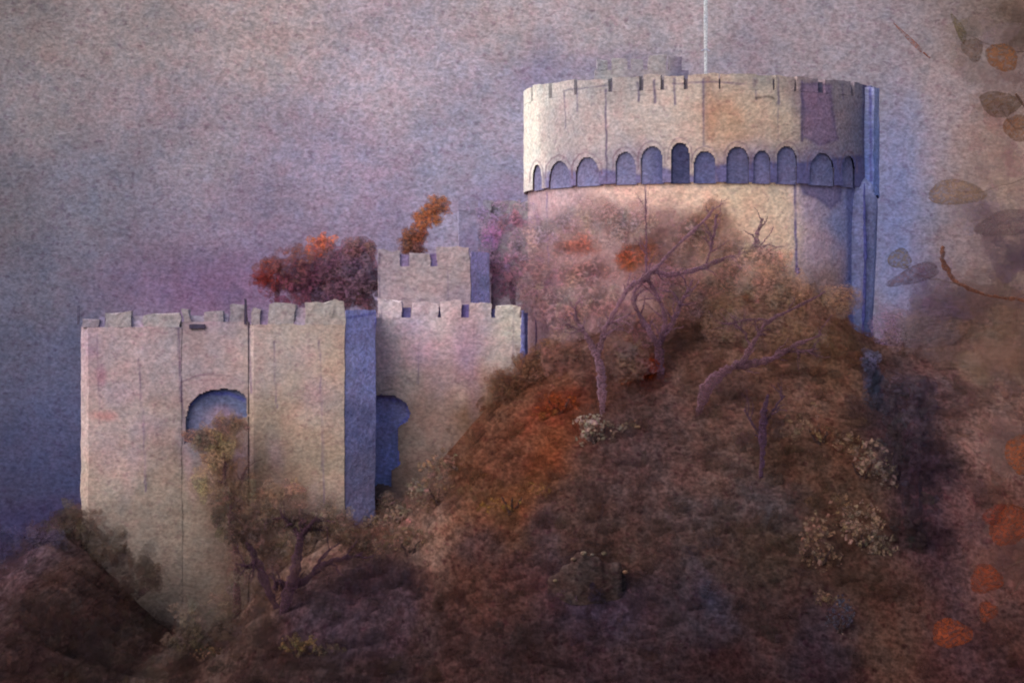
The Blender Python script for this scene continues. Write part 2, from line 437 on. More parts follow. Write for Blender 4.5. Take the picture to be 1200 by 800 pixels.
gal.poly([(938,98),(972,100),(974,130),(980,166),(958,172),(940,162)],(122,98,124),.75,3,.3)  # shaded violet recess on the shadow side, painted in
gal.poly([(836,194),(880,190),(940,192),(1000,184),(1030,186),(1030,226),(940,222),(880,220),(842,216)],(90,86,126),.9,3,.3)  # violet shadow band joining the arch feet, painted on; continues below
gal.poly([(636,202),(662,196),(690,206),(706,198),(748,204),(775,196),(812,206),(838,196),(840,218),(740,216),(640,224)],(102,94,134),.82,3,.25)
gal.poly([(1008,94),(1034,94),(1034,200),(1008,200)],(98,98,128),.85,3,.2)  # blue shade of the right edge painted onto the gallery
for x, y0, y1, w, o in [(710,104,212,1.6,.8),(662,108,150,1.4,.7),(748,96,118,2.2,.7),(767,94,120,2.4,.7),(790,92,122,2,.75),(824,92,170,2,.6),(885,92,118,1.6,.6),(911,92,122,2,.7),(938,96,166,2.4,.85),(985,100,118,2,.5),(910,120,165,1.2,.4),(676,108,130,1.6,.6),(1010,100,220,2.6,.85),(1030,100,180,2,.8)]:
    gal.line([(x, y0), (x + 1, y1)], w, (78, 66, 96), o)
gal.line([(660,106),(700,101),(712,100)],1.6,(96,90,104),.7).line([(788,98),(830,96),(870,99)],1.8,(96,76,100),.6).line([(885,116),(900,114),(906,116)],2.6,(82,72,70),.8)
gal.blot(620,150,10,60,(214,208,198),.75,.7).blot(632,195,10,14,(196,188,184),.6,.8)
gal.blot(885,172,20,7,(170,150,150),.3,.8)
ARCH = [(655,14,188),(688,15,184),(733,13,178),(764,14,171),(797,12,167),(826,14,177),(864,14,172),(892,11,177),(921,13,172),(962,16,180),(992,8,184),(629,6,193)]
for ax, aw, ay in ARCH:
    gal.line([(ax-aw-2,ay+20),(ax-aw-1,ay+6),(ax-aw*.6,ay-3),(ax,ay-6),(ax+aw*.6,ay-3),(ax+aw+1,ay+6),(ax+aw+2,ay+20)],1.4,(110,88,100),.65)
def px_theta(px):
    return math.asin(max(-1, min(1, ((px - 600) * tower_Y(px, 0) / F - TX) / RG)))
def cyl(name, r, z0, z1, wash, mat, parent, step=0.11, rough=0.05, arches=(), cap=True, seed=0):
    th = np.concatenate([np.arange(-R(100), R(100), step / r), np.arange(R(100), 2 * math.pi - R(100), R(4))])
    nc = len(th); nr = int((z1 - z0) / step) + 1
    zz = np.linspace(z0, z1, nr)
    gt, gz = np.meshgrid(th, zz); t, z = gt.ravel(), gz.ravel()
    rr = r + rough * fbm(t * r / .9, z / .9, 90 + seed)
    V = np.column_stack([TX + rr * np.sin(t), TY - rr * np.cos(t), z + (z > z0 + .1) * rough * 1.2 * fbm(t * r / .8, z * 0, 95 + seed)])
    f = []
    tm = (th + np.roll(th, -1)) / 2; zm = (zz[:-1] + zz[1:]) / 2
    keep = np.ones((nr - 1, nc), bool)
    for (t0, hw_, zs) in arches:
        s = (tm - t0) * r
        prof = np.where(np.abs(s) < hw_, zs + np.sqrt(np.clip(hw_ ** 2 - s ** 2, 0, None)) * 1.2, -1e9)
        keep &= ~(zm[:, None] < prof[None, :])
    for i in range(nr - 1):
        for c in range(nc):
            if keep[i, c]:
                a, b = i * nc + c, i * nc + (c + 1) % nc
                f.append((a, b, b + nc, a + nc))
    if cap: f.append(tuple(range((nr - 1) * nc, nr * nc)))
    return mesh(name, V, f, wash(V[:, 0], V[:, 2]), mat, parent)
arches = []
for ax, aw, ay in ARCH:
    Yf = tower_Y(ax, 0); s = max(.35, math.sqrt(1 - min(.98, ((ax - 820) / 207) ** 2)))
    hwm = aw * Yf / F / s * .9
    arches.append((px_theta(ax), hwm, (400 - ay) * Yf / F - hwm * 1.2))
ZPAR = 22.0
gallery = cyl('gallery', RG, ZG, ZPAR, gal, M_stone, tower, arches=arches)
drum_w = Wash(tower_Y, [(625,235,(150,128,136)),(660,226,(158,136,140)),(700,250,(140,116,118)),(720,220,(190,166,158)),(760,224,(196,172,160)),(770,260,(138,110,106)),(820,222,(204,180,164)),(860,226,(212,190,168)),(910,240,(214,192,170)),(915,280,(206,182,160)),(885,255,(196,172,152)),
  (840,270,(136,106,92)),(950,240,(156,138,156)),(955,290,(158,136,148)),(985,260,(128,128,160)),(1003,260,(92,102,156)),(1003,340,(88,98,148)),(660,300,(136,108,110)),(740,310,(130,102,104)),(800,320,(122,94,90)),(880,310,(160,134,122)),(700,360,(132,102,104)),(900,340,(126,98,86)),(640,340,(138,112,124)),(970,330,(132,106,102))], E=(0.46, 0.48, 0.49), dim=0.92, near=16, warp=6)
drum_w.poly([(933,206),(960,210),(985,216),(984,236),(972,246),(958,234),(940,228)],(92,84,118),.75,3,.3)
drum_w.poly([(830,232),(850,236),(852,300),(838,310),(828,280)],(120,92,82),.6,6,.2).poly([(990,200),(1016,200),(1016,430),(994,430)],(84,86,126),.7,4,.15)  # the blue polygon is the drum's right-edge shadow, painted in
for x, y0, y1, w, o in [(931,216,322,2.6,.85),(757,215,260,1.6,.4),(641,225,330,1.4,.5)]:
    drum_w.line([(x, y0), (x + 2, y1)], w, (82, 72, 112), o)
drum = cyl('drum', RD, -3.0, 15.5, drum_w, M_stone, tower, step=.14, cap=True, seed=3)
# recessed panels seen through the gallery arches, their violet shade painted in
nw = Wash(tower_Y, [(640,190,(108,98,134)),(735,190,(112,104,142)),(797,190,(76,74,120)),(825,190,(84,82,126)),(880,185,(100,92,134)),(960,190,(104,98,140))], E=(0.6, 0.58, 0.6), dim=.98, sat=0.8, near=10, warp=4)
for (t0, hwm, zs), (ax, aw, ay) in zip(arches, ARCH):
    V, r_ = [], RG - .2
    n = 14; prof = [(-hwm - .05, ZG - .1)] + [(-hwm * math.cos(math.pi * k / n) * 1.04, zs + hwm * 1.18 * math.sin(math.pi * k / n)) for k in range(n + 1)] + [(hwm + .05, ZG - .1)]
    cz = [(0, zs * .5 + ZG * .5)] + prof
    # small vertical strips so that the panel bends with the tower
    k2 = 12; rows = 14; V = []
    for i in range(k2 + 1):
        s = hwm * 1.04 * (-1 + 2 * i / k2)
        top = zs + 1.25 * math.sqrt(max(0, (hwm * 1.04) ** 2 - s * s))
        for j in range(rows + 1):
            t = t0 + s / r_
            V.append((TX + r_ * math.sin(t), TY - r_ * math.cos(t), ZG - .1 + (top - ZG + .1) * j / rows))
    f = [(i * (rows + 1) + j, (i + 1) * (rows + 1) + j, (i + 1) * (rows + 1) + j + 1, i * (rows + 1) + j + 1) for i in range(k2) for j in range(rows)]
    V = np.array(V); c = nw(V[:, 0], V[:, 2])
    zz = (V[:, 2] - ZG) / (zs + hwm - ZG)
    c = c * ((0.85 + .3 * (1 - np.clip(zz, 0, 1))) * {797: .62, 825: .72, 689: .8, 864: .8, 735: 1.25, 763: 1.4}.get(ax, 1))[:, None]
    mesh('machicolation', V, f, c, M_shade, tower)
# merlons round the top
def arc_block(name, t0, t1, r0, r1, z0, z1, wash, mat, parent, n=14, m=12, seed=0):
    V = []
    for j in range(m + 1):
        for i in range(n + 1):
            V.append((t0 + (t1 - t0) * i / n, r1, z0 + (z1 - z0) * j / m))
    k = len(V)
    for j in range(m + 1):
        for i in range(n + 1):
            V.append((t0 + (t1 - t0) * i / n, r0, z0 + (z1 - z0) * j / m))
    V = np.array(V)
    W = np.column_stack([TX + V[:, 1] * np.sin(V[:, 0]), TY - V[:, 1] * np.cos(V[:, 0]), V[:, 2]])
    nz = fbm(W[:, 0] / .6 + seed, W[:, 2] / .6, 33)
    W[:, 2] += .16 * nz * (V[:, 2] > z0 + .2); W[:, 0] += .05 * fbm(W[:, 2] / .5, W[:, 0] * .2 + seed, 35)
    f = grid_faces(m + 1, n + 1) + grid_faces(m + 1, n + 1, None, k, True)
    w = n + 1
    top = m * w
    for i in range(n): f.append((top + i, top + i + 1, k + top + i + 1, k + top + i))
    for j in range(m):
        f.append((j * w, (j + 1) * w, k + (j + 1) * w, k + j * w))
        f.append((j * w + n, k + j * w + n, k + (j + 1) * w + n, (j + 1) * w + n))
    return mesh(name, W, f, wash(W[:, 0], W[:, 2]), mat, parent)
mer = [(-94,-74),(-72,-60),(-58,-47),(-45.5,-33.5),(-32,-23),(-21.6,-16.2),(-15,-9),(-7.8,1.6),(2.2,18.6),(19.5,26),(27,35),(38,51),(53,62),(66,78)]
for i, (a, b) in enumerate(mer):
    arc_block('merlon', R(a), R(b), RG - .75, RG, ZPAR + .01, ZT + rng.uniform(-.1, .08), gal, M_stone, tower, seed=i)
backw = Wash(tower_Y, [(640,90,(150,138,152)),(760,75,(168,158,158)),(900,90,(140,130,140))], E=.6, near=30)
for i in range(9):
    a = 100 + i * 18
    arc_block('merlon', R(a), R(a + 11), RG - .75, RG, ZPAR + .01, ZT - .25, backw, M_stone, tower, n=6, m=5, seed=20 + i)
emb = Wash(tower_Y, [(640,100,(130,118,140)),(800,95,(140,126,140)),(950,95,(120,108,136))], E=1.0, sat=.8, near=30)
for (a, b), (c, d) in zip(mer[:-1], mer[1:]):
    arc_block('embrasure', R(b) + .001, R(c) - .001, RG - .6, RG - .3, ZPAR + .01, ZT - .32, emb, M_shade, tower, n=4, m=6)
# raised inner turret behind the parapet
tw = Wash(232, [(700,75,(160,150,160)),(715,80,(176,172,170)),(770,78,(176,164,162)),(800,80,(130,120,140)),(750,90,(158,146,154))], E=0.76, dim=.95, near=14, warp=4)
Yt = 233.0
turret = prism('inner_turret', [(696,Yt),(806,Yt),(806,Yt+6),(696,Yt+6)], 82, 118, tw, M_stone, tower, rough=.08)
for i, (a, b, t) in enumerate([(699,711,70),(716,734,68),(739,753,69),(759,780,64),(784,799,66)]):
    box_part('turret_merlon', a, b, t, 82.4, Yt + .05, .9, tw, M_stone, turret, rough=.1, seed=i)
# blue shadow of the right edge, made up as a block and tubes
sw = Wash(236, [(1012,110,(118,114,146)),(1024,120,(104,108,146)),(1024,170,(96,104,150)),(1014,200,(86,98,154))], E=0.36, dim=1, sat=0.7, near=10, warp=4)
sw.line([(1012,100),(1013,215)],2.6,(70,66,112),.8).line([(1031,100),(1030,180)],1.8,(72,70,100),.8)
prism('shade_block', [(1007,233.4),(1013,231.8),(1024,231.6),(1030,232.8),(1030,238),(1007,238)], 101, 228, sw, M_stone, tower, Yref=231.4, rough=.06)  # added block with the keep's blue edge shade in its colour
def pipe(name, pts, Y, rad, c, E, parent, mat=None, label=None):
    p, r_ = smooth_path([P(x, y, Y) for x, y in pts], [q * Y / F for q in rad], 8, .012 if (mat is not M_pole and max(rad) < 9) else 0)
    V, f = tube_geo(p, r_, 10); V = np.array(V)
    n = fbm(V[:, 0] * 2, V[:, 2] / 1.5, 77)[:, None]
    o = mesh(name, V, f, np.clip(lin(c) / E * (1 + .35 * n), 0, .9), mat or M_shade, parent, smooth=True, A=.75 if mat is M_pole else None)
    if label: o['label'] = label
    return o
pipe('shade_strip', [(1018,214),(1010,224),(1005,245),(1002,300),(1001,360),(1002,400),(1003,424)], 232.3, [10,20,24,25,23,17,4], (104,104,134), .44, tower, label='blue shadow built as a strip down the right side')  # added body that carries the blue shadow down the keep's edge
pipe('violet_tube', [(1013,215),(1013,250),(1014,300),(1012,370),(1008,424)], 230.2, [.9,1.5,2.0,1.9,.8], (66,66,112), .5, tower)  # added tube for the dark core of the blue shadow
pipe('violet_tube', [(931,216),(932,260),(933,300),(934,318),(934,327)], 226.0, [1.2,1.3,2.0,3.4,1], (92,84,128), .4, tower)
pole = thing('flagpole', (P(827, 96, 232)), 'thin pale flagpole standing on the round keep, running out of the top of the picture', 'flagpole')
pipe('pole', [(827,100),(827,60),(827,20),(827,-30),(827,-75)], 232, [1.5,2.0,2.4,2.2,1.6], (190,192,210), .52, pole, M_pole)
pipe('pole_cap', [(827,-75),(827,-79),(827,-83)], 232, [1.8,3.2,1.0], (186,180,170), .6, pole, M_stone)
for k in range(2):
    pipe('guy_bracket', [(822,60+k*30),(827,58+k*30),(832,60+k*30)], 231.9, [.7,.9,.7], (150,150,165), .6, pole, M_stone)

r1 = np.random.default_rng(5)
def stains(w, x0, x1, y0, y1, n, cols, op=(.15, .35)):
    for _ in range(n):
        w.blot(r1.uniform(x0, x1), r1.uniform(y0, y1), r1.uniform(5, 22), r1.uniform(8, 34), cols[r1.integers(len(cols))], r1.uniform(*op), .9, r1.uniform(-20, 20))
stains(gal, 640, 930, 95, 165, 16, [(168,140,160), (196,164,150), (210,196,186), (176,150,146)])
# ------------------------------------------------------------------ gatehouse
GY = 212.0
gate = thing('gatehouse', P(255, 600, GY + 4), 'pale twin-towered gatehouse with arched gateway below the round keep, at left', 'gatehouse')
gw = Wash(GY, [(100,400,(180,160,166)),(130,430,(190,168,170)),(120,500,(184,162,160)),(130,560,(176,158,144)),(190,420,(184,166,170)),(190,500,(174,154,150)),(190,570,(166,148,134)),(240,400,(172,154,160)),(250,440,(168,146,150)),(240,540,(128,108,92)),(270,590,(112,90,78)),
   (310,420,(180,162,158)),(350,400,(186,168,158)),(380,440,(190,168,150)),(360,500,(180,156,136)),(310,500,(160,140,124)),(380,550,(168,146,126)),(320,570,(142,120,102)),(395,590,(140,120,106)),(150,610,(150,134,122)),(220,620,(146,130,116)),(340,620,(116,94,84)),(160,650,(138,122,110)),(200,680,(132,116,104)),(240,680,(126,110,98)),(230,720,(110,94,84)),(280,690,(104,84,76)),(250,760,(84,68,62)),(320,660,(96,74,66)),(180,740,(84,68,62)),(370,640,(98,76,68)),(395,480,(172,154,142))], E=(0.56, 0.6, 0.61), dim=0.865, sat=0.85, near=18, warp=5)
for x, y0, y1, w, o in [(114,388,500,1.5,.5),(163,420,480,1.4,.6),(168,480,575,1.8,.7),(209,378,470,2.6,.75),(213,470,500,2,.5),(291,378,460,2,.75),(321,400,478,1.4,.6),(374,400,480,1.4,.55),(377,480,590,1.8,.6),(345,560,575,1.6,.6)]:
    gw.line([(x, y0), (x + 3, y1)], w, (92, 74, 100), o)
gw.blot(118,440,5,12,(150,100,124),.6,.7).blot(122,486,14,5,(170,110,110),.6,.8).blot(106,412,6,6,(150,120,140),.5,.8)
gw.blot(270,555,26,60,(92,72,60),.6,1).blot(225,520,14,26,(120,122,140),.55,.9).blot(300,580,40,30,(108,84,70),.5,1).blot(285,640,40,30,(90,70,66),.5,1).blot(240,375,40,10,(150,134,150),.5,.9)
gw.line([(212,448),(230,440),(250,438),(270,441),(286,448)],1.6,(100,78,92),.8).line([(215,452),(232,446),(252,444),(272,447),(284,452)],1.2,(120,96,104),.6)
stains(gw, 100, 400, 385, 590, 44, [(146,122,146), (168,136,140), (176,160,150), (150,124,118), (186,168,160)])
tl = prism('left_turret', [(96,212.8),(104,212),(172,211.9),(213,212.2),(213,224),(96,224)], 383, 780, gw, M_stone, gate, Yref=212, rough=.07)
trt = prism('right_turret', [(290.6,212.5),(298,212),(404,212),(404.6,212.2),(404.6,224),(290.6,224)], 380, 780, gw, M_stone, gate, Yref=212, rough=.05)
tl.name, trt.name = 'turret', 'turret.001'
fw = Wash(213, [(420,380,(96,94,142)),(425,430,(98,98,148)),(408,430,(104,100,140)),(420,500,(78,76,118)),(430,560,(80,74,106))], E=(0.22, 0.23, 0.25), dim=.92, sat=0.72, near=12, warp=4)  # blue shade of the right facet put into the colour
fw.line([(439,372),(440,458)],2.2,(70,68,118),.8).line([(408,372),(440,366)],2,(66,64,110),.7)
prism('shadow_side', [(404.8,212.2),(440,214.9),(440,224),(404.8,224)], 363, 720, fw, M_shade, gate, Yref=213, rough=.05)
A1 = [(216,520),(217,492),(222,472),(232,462),(246,457),(262,455),(278,457),(288,463),(290,488),(276,492),(262,500),(246,502),(232,512)]
cw = pierced_wall('gate_wall', 212.6, 290.5, 377, 780, 212.25, 1.6, [A1], gw, M_stone, gate)
aw_ = Wash(214.4, [(230,490,(92,90,136)),(250,465,(74,74,124)),(275,470,(84,82,128)),(260,488,(124,104,130)),(283,480,(78,84,134)),(222,512,(84,92,142))], E=(0.5, 0.47, 0.47), dim=.95, sat=0.55, near=9, warp=4)  # violet shade inside the arch put into the colour
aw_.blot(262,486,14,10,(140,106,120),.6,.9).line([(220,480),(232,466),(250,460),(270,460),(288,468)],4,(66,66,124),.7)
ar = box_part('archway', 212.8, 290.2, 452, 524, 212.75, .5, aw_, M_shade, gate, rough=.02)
ar['label'] = 'violet shaded archway between the two turrets'
mw = Wash(GY, [(105,375,(160,146,160)),(140,370,(176,164,166)),(190,372,(180,168,170)),(240,372,(170,156,164)),(270,368,(160,148,158)),(330,365,(178,164,164)),(390,362,(186,172,166))], E=(0.6, 0.63, 0.64), dim=0.86, sat=0.85, near=14, warp=4)
for i, (a, b, t) in enumerate([(97,116,373),(123,154,366),(168,210,367)]):
    box_part('merlon', a, b, t + rng.uniform(-2, 2), 383.3, 212.04, .8, mw, M_stone, tl, rough=.15, seed=i)
for i, (a, b, t) in enumerate([(293,303,360),(316,346,358),(358,404,352)]):
    box_part('merlon', a, b, t + rng.uniform(-2, 2), 380.3, 212.04, .8, mw, M_stone, trt, rough=.15, seed=5 + i)
for i, (a, b, t) in enumerate([(214,222,362),(240,262,364),(268,287,358)]):
    box_part('merlon', a, b, t, 377.3, 212.29, .8, mw, M_stone, cw, rough=.15, seed=9 + i)
ew = Wash(GY, [(120,372,(112,98,136)),(160,372,(128,112,140)),(230,372,(118,106,134)),(310,370,(106,88,126)),(352,368,(132,114,140))], E=(0.42, 0.42, 0.5), sat=.8, near=10, warp=3)  # gap panels have violet shadow in their colour
for a, b, t, Y, pr in [(116,123,371,212.3,tl),(154,168,370,212.3,tl),(303,316,362,212.3,trt),(346,358,360,212.3,trt),(222,240,370,212.5,cw),(262,268,368,212.5,cw)]:
    box_part('embrasure', a + .1, b - .1, t, 383.2 if pr is not cw else 377.2, Y, .3, ew, M_shade, pr, rough=.04)
dk = Wash(GY, [(92,370,(78,72,88)),(230,382,(66,58,74))], E=.5)
box_part('drain_spout', 222, 240, 380, 385, 212.05, .2, dk, M_shade, cw, rough=.05)
box_part('finial', 90.5, 93, 358, 380, 212.2, .15, dk, M_shade, tl, rough=.04)
box_part('finial', 286, 288.6, 350, 380, 212.05, .15, dk, M_shade, trt, rough=.04)

# ------------------------------------------------------------------ curtain wall and square tower
wy = 219.0
wall = thing('curtain_wall', P(525, 520, wy), 'pinkish battlemented wall with a blue shaded arch, joining gatehouse and hill', 'wall')
ww = Wash(wy, [(450,370,(178,162,166)),(450,420,(176,156,156)),(500,380,(178,160,168)),(540,400,(164,142,156)),(520,440,(160,134,136)),(470,450,(166,146,140)),(590,380,(180,170,164)),(595,420,(164,152,148)),(550,450,(142,112,100)),(500,480,(142,116,108)),(600,455,(112,80,64)),(560,480,(112,82,66)),(470,520,(132,112,104)),(480,560,(118,96,88)),(450,580,(104,84,84))], E=(0.51, 0.51, 0.53), dim=0.92, near=14, warp=5)
for x, y0, y1, w, o in [(491,400,450,1.6,.6),(555,380,440,1.4,.4),(447,360,378,2,.5),(602,365,430,1.4,.4)]:
    ww.line([(x, y0), (x - 1, y1)], w, (92, 78, 96), o)
ww.blot(505,410,30,16,(190,156,166),.4,.9).blot(545,420,12,30,(140,114,140),.5,.9).line([(446,458),(462,456),(480,464),(486,476)],1.6,(112,90,84),.6)
A2 = [(399,600),(399,462),(430,464),(446,462),(462,463),(476,472),(481,484),(478,494),(467,500),(466,520),(469,545),(458,552),(458,570),(444,567),(434,576),(424,590),(412,600)]
stains(ww, 440, 610, 365, 470, 16, [(146,118,144), (172,140,150), (182,166,160), (150,120,122)])
cwall = pierced_wall('wall', 424, 611, 372, 640, wy, 2.0, [A2], ww, M_stone, wall)
bw = Wash(220, [(420,480,(84,82,128)),(440,475,(76,74,120)),(470,480,(82,78,122)),(430,530,(80,74,108)),(460,540,(74,76,126)),(430,580,(82,84,128))], E=(0.22, 0.22, 0.22), dim=1, sat=0.6, near=12, warp=5)  # blue shadow of the passage painted on its back panel
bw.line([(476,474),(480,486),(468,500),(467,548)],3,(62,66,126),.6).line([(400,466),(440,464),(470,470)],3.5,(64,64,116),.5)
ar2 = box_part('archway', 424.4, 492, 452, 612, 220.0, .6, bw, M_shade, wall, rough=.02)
sv = Wash(219.5, [(614,400,(86,86,122))], E=.36)  # shade of the wall's right end, put into the blue colour
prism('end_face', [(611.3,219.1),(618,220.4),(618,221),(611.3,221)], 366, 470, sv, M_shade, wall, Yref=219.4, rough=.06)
for i, (a, b, t) in enumerate([(443,470,352),(481,512,354),(516,540,352),(549,574,356),(581,610,358)]):
    box_part('merlon', a, b, t, 372.3, wy + .04, .8, ww, M_stone, cwall, rough=.15, seed=20 + i)
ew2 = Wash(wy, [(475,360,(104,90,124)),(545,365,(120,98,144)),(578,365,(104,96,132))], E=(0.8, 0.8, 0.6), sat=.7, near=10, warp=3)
for a, b, t in [(470,481,360),(512,516,360),(540,549,357),(574,581,362)]:
    box_part('embrasure', a + .1, b - .1, t, 372.2, wy + .35, .3, ew2, M_shade, cwall, rough=.04)
pipe('end_sliver', [(613,364),(613,390),(613,420),(612,436)], 218.7, [1.5,2.8,3.6,1], (92,90,128), .45, wall)  # blue sliver at the wall's right end, drawn as a tube
post = thing('thin_post', P(628, 470, 216), 'thin dark post standing on the slope right of the curtain wall', 'post')
pipe('shaft', [(626,338),(628,380),(628,430),(628,480)], 216, [.8,1.1,1.5,.8], (84,64,84), .45, post, M_bark)
pipe('cross_arm', [(622,346),(626,345),(632,347)], 215.9, [.5,.7,.5], (92,74,92), .45, post, M_bark)

sq = thing('square_tower', P(500, 430, 225), 'small square battlemented tower rising behind the pinkish wall, with its right side in violet shade', 'tower')
qw = Wash(225, [(450,310,(174,158,166)),(490,330,(186,168,170)),(530,320,(182,164,166)),(470,350,(180,160,166)),(540,350,(172,152,162)),(500,300,(176,162,166))], E=(0.63, 0.65, 0.66), dim=.88, near=14, warp=4)
qw.line([(444,295),(444,372)],2,(96,84,104),.7).line([(524,310),(525,350)],1.2,(130,112,130),.5).line([(470,350),(500,352)],1.2,(120,106,120),.5)
body = prism('tower_wall', [(443,225),(551,225),(551.4,225.2),(551.4,231),(443,231)], 312, 470, qw, M_stone, sq, rough=.06)
qs = Wash(226, [(560,310,(104,92,140)),(560,350,(98,92,146)),(570,330,(88,84,128))], E=(0.21, 0.21, 0.27), sat=.8, near=10)  # shade on the tower's right side is in this violet colour
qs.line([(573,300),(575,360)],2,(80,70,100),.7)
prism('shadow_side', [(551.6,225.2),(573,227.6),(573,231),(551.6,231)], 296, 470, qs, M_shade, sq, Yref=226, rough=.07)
for i, (a, b, t) in enumerate([(443,469,293),(479,503,297),(513,551,290)]):
    box_part('merlon', a, b, t, 312.3, 225.04, .8, qw, M_stone, body, rough=.14, seed=30 + i)
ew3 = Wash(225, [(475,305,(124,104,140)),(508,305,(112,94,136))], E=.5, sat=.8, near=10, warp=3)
for a, b, t in [(469,479,298),(503,513,297)]:
    box_part('embrasure', a + .1, b - .1, t, 312.2, 225.3, .3, ew3, M_shade, body, rough=.04)

far = thing('distant_turret', P(560, 330, 248), 'faint mauve turret behind the square tower, beside the round keep', 'turret')
dw = Wash(248, [(545,255,(140,126,152)),(555,285,(134,118,150)),(600,250,(152,138,146)),(600,290,(148,130,140)),(580,320,(140,120,136)),(630,240,(160,146,154)),(620,300,(150,128,136))], E=(0.63, 0.57, 0.6), dim=.95, near=14, warp=6)
dw.line([(536,250),(575,248)],1.6,(106,94,112),.7).line([(562,248),(563,330)],2,(98,88,108),.7).line([(600,232),(602,300)],1.4,(130,112,124),.4)
fb = prism('turret_wall', [(537,248),(575,248),(575,252),(537,252)], 247, 420, dw, M_stone, far, rough=.12)
prism('wing', [(575.5,249),(640,249),(640,253),(575.5,253)], 236, 420, dw, M_stone, far, rough=.2)
for a, b in [(537,546),(551,560),(566,575)]:
    box_part('merlon', a, b, 236, 246.3, 247.95, .7, dw, M_stone, fb, rough=.1)

# ------------------------------------------------------------------ vegetation
def leaf_cloud(blobs, E, size=(4, 11), alpha=(.55, .9), rim=.86, jit=.13, tilt=.26, asp=(0.6, 1.5), dens=1.0):
    """many leaf-clump faces spread through the volume of a crown.  blobs: (px,py,rx,ry,Y,n,colour)"""
    V, f, C, A = [], [], [], []
    for (bx, by, rx, ry, Y, n, c) in blobs:
        base = lin(c) / E; m = Y / F
        for i in range(int(n * dens)):
            while True:
                u = rng.uniform(-1, 1, 3)
                if u @ u < 1: break
            ctr = P(bx, by, Y) + np.array([u[0] * rx * m, u[1] * min(rx, ry) * m * .8, u[2] * ry * m])
            r = size[0] * (size[1] / size[0]) ** rng.random() * m * (1.2 - .55 * np.linalg.norm(u))
            nrm = np.array([rng.normal() * tilt - .15, -1, rng.normal() * tilt + .2]); nrm /= np.linalg.norm(nrm)
            a = np.cross(nrm, [0, 0, 1.]); a /= np.linalg.norm(a); b = np.cross(a, nrm)
            ang = rng.uniform(0, 6.28); asx = rng.uniform(*asp)
            k = 11; i0 = len(V)
            cc = np.clip(base * (1 + jit * rng.normal()) * (1 + .07 * rng.normal(size=3)), .004, .9)
            al = rng.uniform(*alpha)
            V.append(ctr + nrm * r * .12); C.append(cc); A.append(al)
            lob = rng.uniform(.4, 1.4, k); lob = .65 * lob + .35 * np.roll(lob, 1)
            for q in range(k):
                t = 2 * math.pi * q / k
                dx, dy = math.cos(t) * lob[q] * asx, math.sin(t) * lob[q] / asx
                dx, dy = dx * math.cos(ang) - dy * math.sin(ang), dx * math.sin(ang) + dy * math.cos(ang)
                V.append(ctr + r * (a * dx + b * dy)); C.append(cc * rim); A.append(al * .9)
            for q in range(k): f.append((i0, i0 + 1 + q, i0 + 1 + (q + 1) % k))
    return np.array(V), f, np.array(C), np.array(A)

def twigs(paths, n, ln=(10, 30), up=-.5):
    out = []
    for _ in range(n):
        Y, pts = paths[rng.integers(len(paths))]
        if len(pts) < 2: continue
        i = rng.integers(len(pts) - 1); t = rng.random()
        x, y = pts[i][0] * (1 - t) + pts[i + 1][0] * t, pts[i][1] * (1 - t) + pts[i + 1][1] * t
        r0 = (pts[i][2] * (1 - t) + pts[i + 1][2] * t)
        dx, dy = pts[i + 1][0] - pts[i][0], pts[i + 1][1] - pts[i][1]; a = math.atan2(dy, dx) + rng.choice([-1, 1]) * rng.uniform(.4, 1.0)
        L = rng.uniform(*ln); q = [(x, y, min(r0 * .6, 1.3))]
        for k in range(3):
            x += math.cos(a) * L / 3; y += math.sin(a) * L / 3 + up; a += rng.normal() * .3
            q.append((x, y, max(.25, min(r0 * .6, 1.3) * (.75 - .22 * k))))
        out.append((Y - .1, q))
    return out
def branch_mesh(name, paths, parent, c, E=.5, alpha=.62, mat=None, wob=.03):
    if name == 'branches': paths = list(paths) + twigs(paths, 7 * len(paths))
    """paths: (Y, [(px,py,radius px), ...])"""
    V, f = [], []
    for Y, pts in paths:
        dy = np.cumsum(rng.normal(0, .25, len(pts)))
        p, r_ = smooth_path([P(q[0], q[1], Y + d) for q, d in zip(pts, dy)], [q[2] * Y / F for q in pts], 6, wob)
        v, g = tube_geo(p, r_, 7)
        o = len(V); V += v; f += [tuple(i + o for i in q) for q in g]
    V = np.array(V)
    n = fbm(V[:, 0] / 1.2, V[:, 2] / 1.2, 66)[:, None]
    return mesh(name, V, f, np.clip(lin(c) / E * (1 + .4 * n), .004, .9), mat or M_bark, parent, smooth=True, A=alpha)

def tree(name, label, cat, base, trunk, crown=None, branches=None, bark=(92,74,96), E=.78, group=None, mat=None, **kw):
    t = thing(name, P(*base), label, cat, group)
    branch_mesh('trunk', trunk, t, bark, mat=None)
    if branches: branch_mesh('branches', branches, t, bark)
    if crown:
        V, f, C, A = leaf_cloud(crown, E, **kw)
        mesh('crown', V, f, C, mat or M_leaf, t, A=A)
    return t

